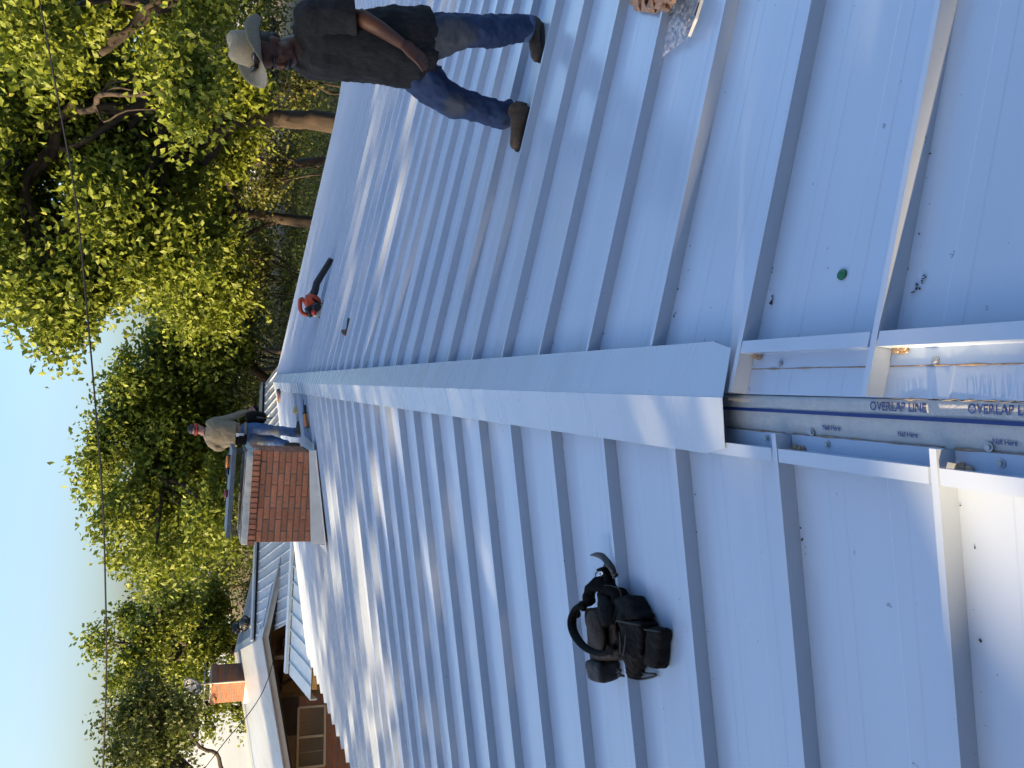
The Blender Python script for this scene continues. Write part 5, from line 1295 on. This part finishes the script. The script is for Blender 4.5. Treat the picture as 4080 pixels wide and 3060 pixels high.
# ---------------------------------------------------------------- hatchet-like tool lying near it
tl = empty('hammer', on_r(1383, 1300), 'small red headed hammer with black grip on the far panels', 'hammer')
m = MB(); m.tube([on_r(1391, 1271, .03), on_r(1388, 1290, .03), on_r(1381, 1316, .03)], [.022, .018, .010], 8); m.build('grip', M['black_plastic'], tl, True)
m = MB(); m.tube([on_r(1381, 1312, .03), on_r(1374, 1338, .03)], [.018, .022], 8); m.build('neck', M['red_plastic'], tl, True)
m = MB(); m.tube([on_r(1368, 1322, .035), on_r(1377, 1330, .035)], [.030, .022], 10); m.build('head', M['steel_dark'], tl, True)

# ---------------------------------------------------------------- caulk guns
def gun(name, label, a, b, nz, grip, up, r, parent_z=None):
    a, b, nz, grip = map(np.array, (a, b, nz, grip)); g = empty(name, (a + b) / 2, label, 'caulk gun', 'caulk guns'); d = (b - a) / np.linalg.norm(b - a)
    MB().tube([a, a + d * .004, b - d * .004, b], [r * .8, r, r, r * .8], 14).build('cartridge', M['tool_orange'], g, True)
    MB().tube([b, b + (nz - b) * .35, nz], [r * .5, .010, .004], 10).build('nozzle', M['grey_plastic'], g, True)
    m = MB(); s = np.cross(d, up); s /= np.linalg.norm(s)
    m.tube([a - d * .01 + s * r * 1.05, b + s * r * 1.05], .005, 6); m.tube([a - d * .01 - s * r * 1.05, b - s * r * 1.05], .005, 6); m.tube([a - d * .02, a], [r * 1.05, r * 1.05], 14); m.tube([b, b + d * .006], [r * 1.08, r * 1.08], 14); m.build('cradle', M['black_plastic'], g)
    m = MB(); m.tube(smooth_path([a - d * .01, a + (grip - a) * .5, grip], 3), [(.018, .024)] * 7, 10, up); m.build('grip', M['black_plastic'], g, True)
    m = MB(); e = a - d * .22; m.tube([a, e, e + s * .03 - d * .01], .005, 6); m.build('plunger_rod', M['steel_dark'], g, True)
    m = MB(); m.tube(smooth_path([a + s * .03, a - d * .05 + s * .045, a - d * .10 + s * .03], 3), .007, 6); m.build('trigger', M['label_blue'], g, True)
    return g
zq = lambda x, y, h=0: on_l(1000 + x * .2713, 1450 + y * .2713, h)
gun('caulk_gun', 'orange caulk gun lying on the panels before the worker', zq(795, 735, .08), zq(825, 930, .08), zq(834, 1000, .075), zq(790, 610, .06), LUP, .034)
lidp = lambda ix, iy, dz=0.0: np.array((at_y(ix, iy, CY0 + .16)[0], CY0 + .16, LZ + dz))
gun('caulk_gun', 'orange caulk gun resting on the chimney rain lid', lidp(915, 1864, .035), lidp(915, 1815, .035), lidp(915, 1800, .035), lidp(915, 1892, .03), (0, 0, 1), .032)
kn_ = empty('tape_measure', lidp(912, 1965, .0), 'maroon tape measure lying on the chimney lid', 'tape measure')
m = MB(); m.tube([lidp(912, 1950, .028), lidp(912, 1955, .03), lidp(912, 1978, .03), lidp(912, 1982, .026)], [(.020, .018), (.030, .026), (.030, .026), (.018, .016)], 12); m.build('case', M['maroon'], kn_, True)
m = MB(); m.tube([lidp(912, 1982, .02), lidp(905, 1995, .05)], .006, 6); m.build('tongue', M['foam'], kn_, True)
# drill beyond the ridge end
dc = on_l(1108, 1572, .0); dr_ = empty('cordless_drill', dc, 'yellow and black cordless drill at the far end of the ridge', 'drill')
zd = lambda x, y, h: on_l(1000 + x * .2713, 1450 + y * .2713, h)
m = MB(); A_ = zd(400, 370, .09); Bq = zd(405, 430, .09); m.tube([A_, A_ * .8 + Bq * .2, Bq, Bq + (Bq - A_) * .5], [.02, .04, .042, .03], 12); m.build('motor', M['dark_plastic'], dr_, True)
m = MB(); m.tube([zd(405, 430, .085), zd(412, 500, .05)], [(.026, .03), (.024, .028)], 10); m.build('grip', M['maroon'], dr_, True)
m = MB(); m.box(zd(412, 520, .045), (.10, .09, .06)); m.build('battery', M['tool_yellow'], dr_, bevel=.01)
m = MB(); m.box(zd(412, 535, .015), (.10, .09, .03)); m.build('battery_base', M['black_plastic'], dr_, bevel=.006)
o = MB().box(zq(657, 680, .05), (.10, .10, .09), rotm((0, 0, 1), .4)).build('foam_block', M['foam'], None, bevel=.02); prop(o, 'small tan foam block on the panels behind the caulk gun', 'foam block')
# green bottle cap
gc = on_r(3358, 1095, .0); RU = np.array((.175, 0, 1.0)); RU /= np.linalg.norm(RU)
gcap = empty('bottle_cap', gc, 'round green plastic bottle cap on the near right panel', 'bottle cap')
m = MB(); m.tube([gc + RU * .001, gc + RU * .005, gc + RU * .0062], [.0140, .0140, .0120], 24, (0, 1, 0)); m.build('rim', M['green_plastic'], gcap, True)
m = MB()
for k in range(5): m.box(gc + RU * .0066 + np.array((.004 * math.cos(k * 1.26), .004 * math.sin(k * 1.26), 0)), (.003, .0015, .0008), rotm((0, 0, 1), k * 1.26))
m.build('moulded_mark', M['green_plastic'], gcap)

# ---------------------------------------------------------------- paper bag and plastic bag at the picture edge
def sheet_blob(name, corners, n1, n2, hfun, matl, parent, rough=.01):
    c = [np.array(p) for p in corners]; V = []; F = []
    for i in range(n1 + 1):
        for j in range(n2 + 1):
            u, v = i / n1, j / n2; ix, iy = (c[0] * (1 - u) + c[1] * u) * (1 - v) + (c[3] * (1 - u) + c[2] * u) * v
            V.append(on_r(ix, iy, max(.004, hfun(u, v) + rough * rnd.gauss(0, 1) * (1 if 0 < u < 1 and 0 < v < 1 else .4))))
    for i in range(n1):
        for j in range(n2): F.append((i * (n2 + 1) + j, i * (n2 + 1) + j + 1, (i + 1) * (n2 + 1) + j + 1, (i + 1) * (n2 + 1) + j))
    o = mesh(name, V, F, matl, parent); return o
pb_ = empty('paper_bag', on_r(2610, -60), 'torn brown paper bag at the picture edge on the right panels', 'paper bag')
o = sheet_blob('bag_side', [(2525, 42), (2620, 55), (2700, -160), (2500, -200)], 10, 12, lambda u, v: .02 + .07 * math.sin(u * 3) * v, M['paper_bag'], pb_, .010); o.modifiers.new('solid', 'SOLIDIFY').thickness = .001
o = sheet_blob('bag_side', [(2590, 28), (2660, 50), (2740, -60), (2620, -150)], 9, 9, lambda u, v: .06 + .06 * math.sin(v * 3), M['paper_bag'], pb_, .012); o.modifiers.new('solid', 'SOLIDIFY').thickness = .001
o = sheet_blob('bag_bottom', [(2510, 20), (2700, 20), (2740, -200), (2500, -220)], 8, 8, lambda u, v: .004, M['paper_bag'], pb_, .001)
pg = empty('plastic_bag', on_r(2710, 80), 'clear plastic bag of screws beside the torn paper bag', 'plastic bag')
o = sheet_blob('film', [(2634, 232), (2744, 148), (2800, -40), (2690, -40)], 16, 16, lambda u, v: .018 + .030 * math.sin(math.pi * min(1, v * 1.1)) * math.sin(math.pi * u), M['plastic_film'], pg, .007)
sc_ = MB()
for k in range(70):
    u, v = rnd.random(), rnd.random() ** .8
    ix = 2655 + 90 * u + 20 * v; iy = 150 - 180 * v - 50 * (1 - u); p = on_r(ix, iy, .006 + .012 * rnd.random()); a = rnd.random() * 6.3
    sc_.tube([p, p + np.array((.02 * math.cos(a), .02 * math.sin(a), .002))], [.0045, .002], 6)
o = sc_.build('screws', M['screw'], pg); o['kind'] = 'stuff'
m = MB(); m.tube([on_r(2746, 146, .03), on_r(2775, 75, .04), on_r(2800, -10, .04)], [(.001, .007)] * 3, 6, tuple(RU)); m.build('bag_seal', M['white_paint'], pg)
m = MB(); m.tube([on_r(2768, 62, .046), on_r(2786, 10, .048)], [(.001, .003)] * 2, 6, tuple(RU)); m.build('seal_print', M['black_plastic'], pg)
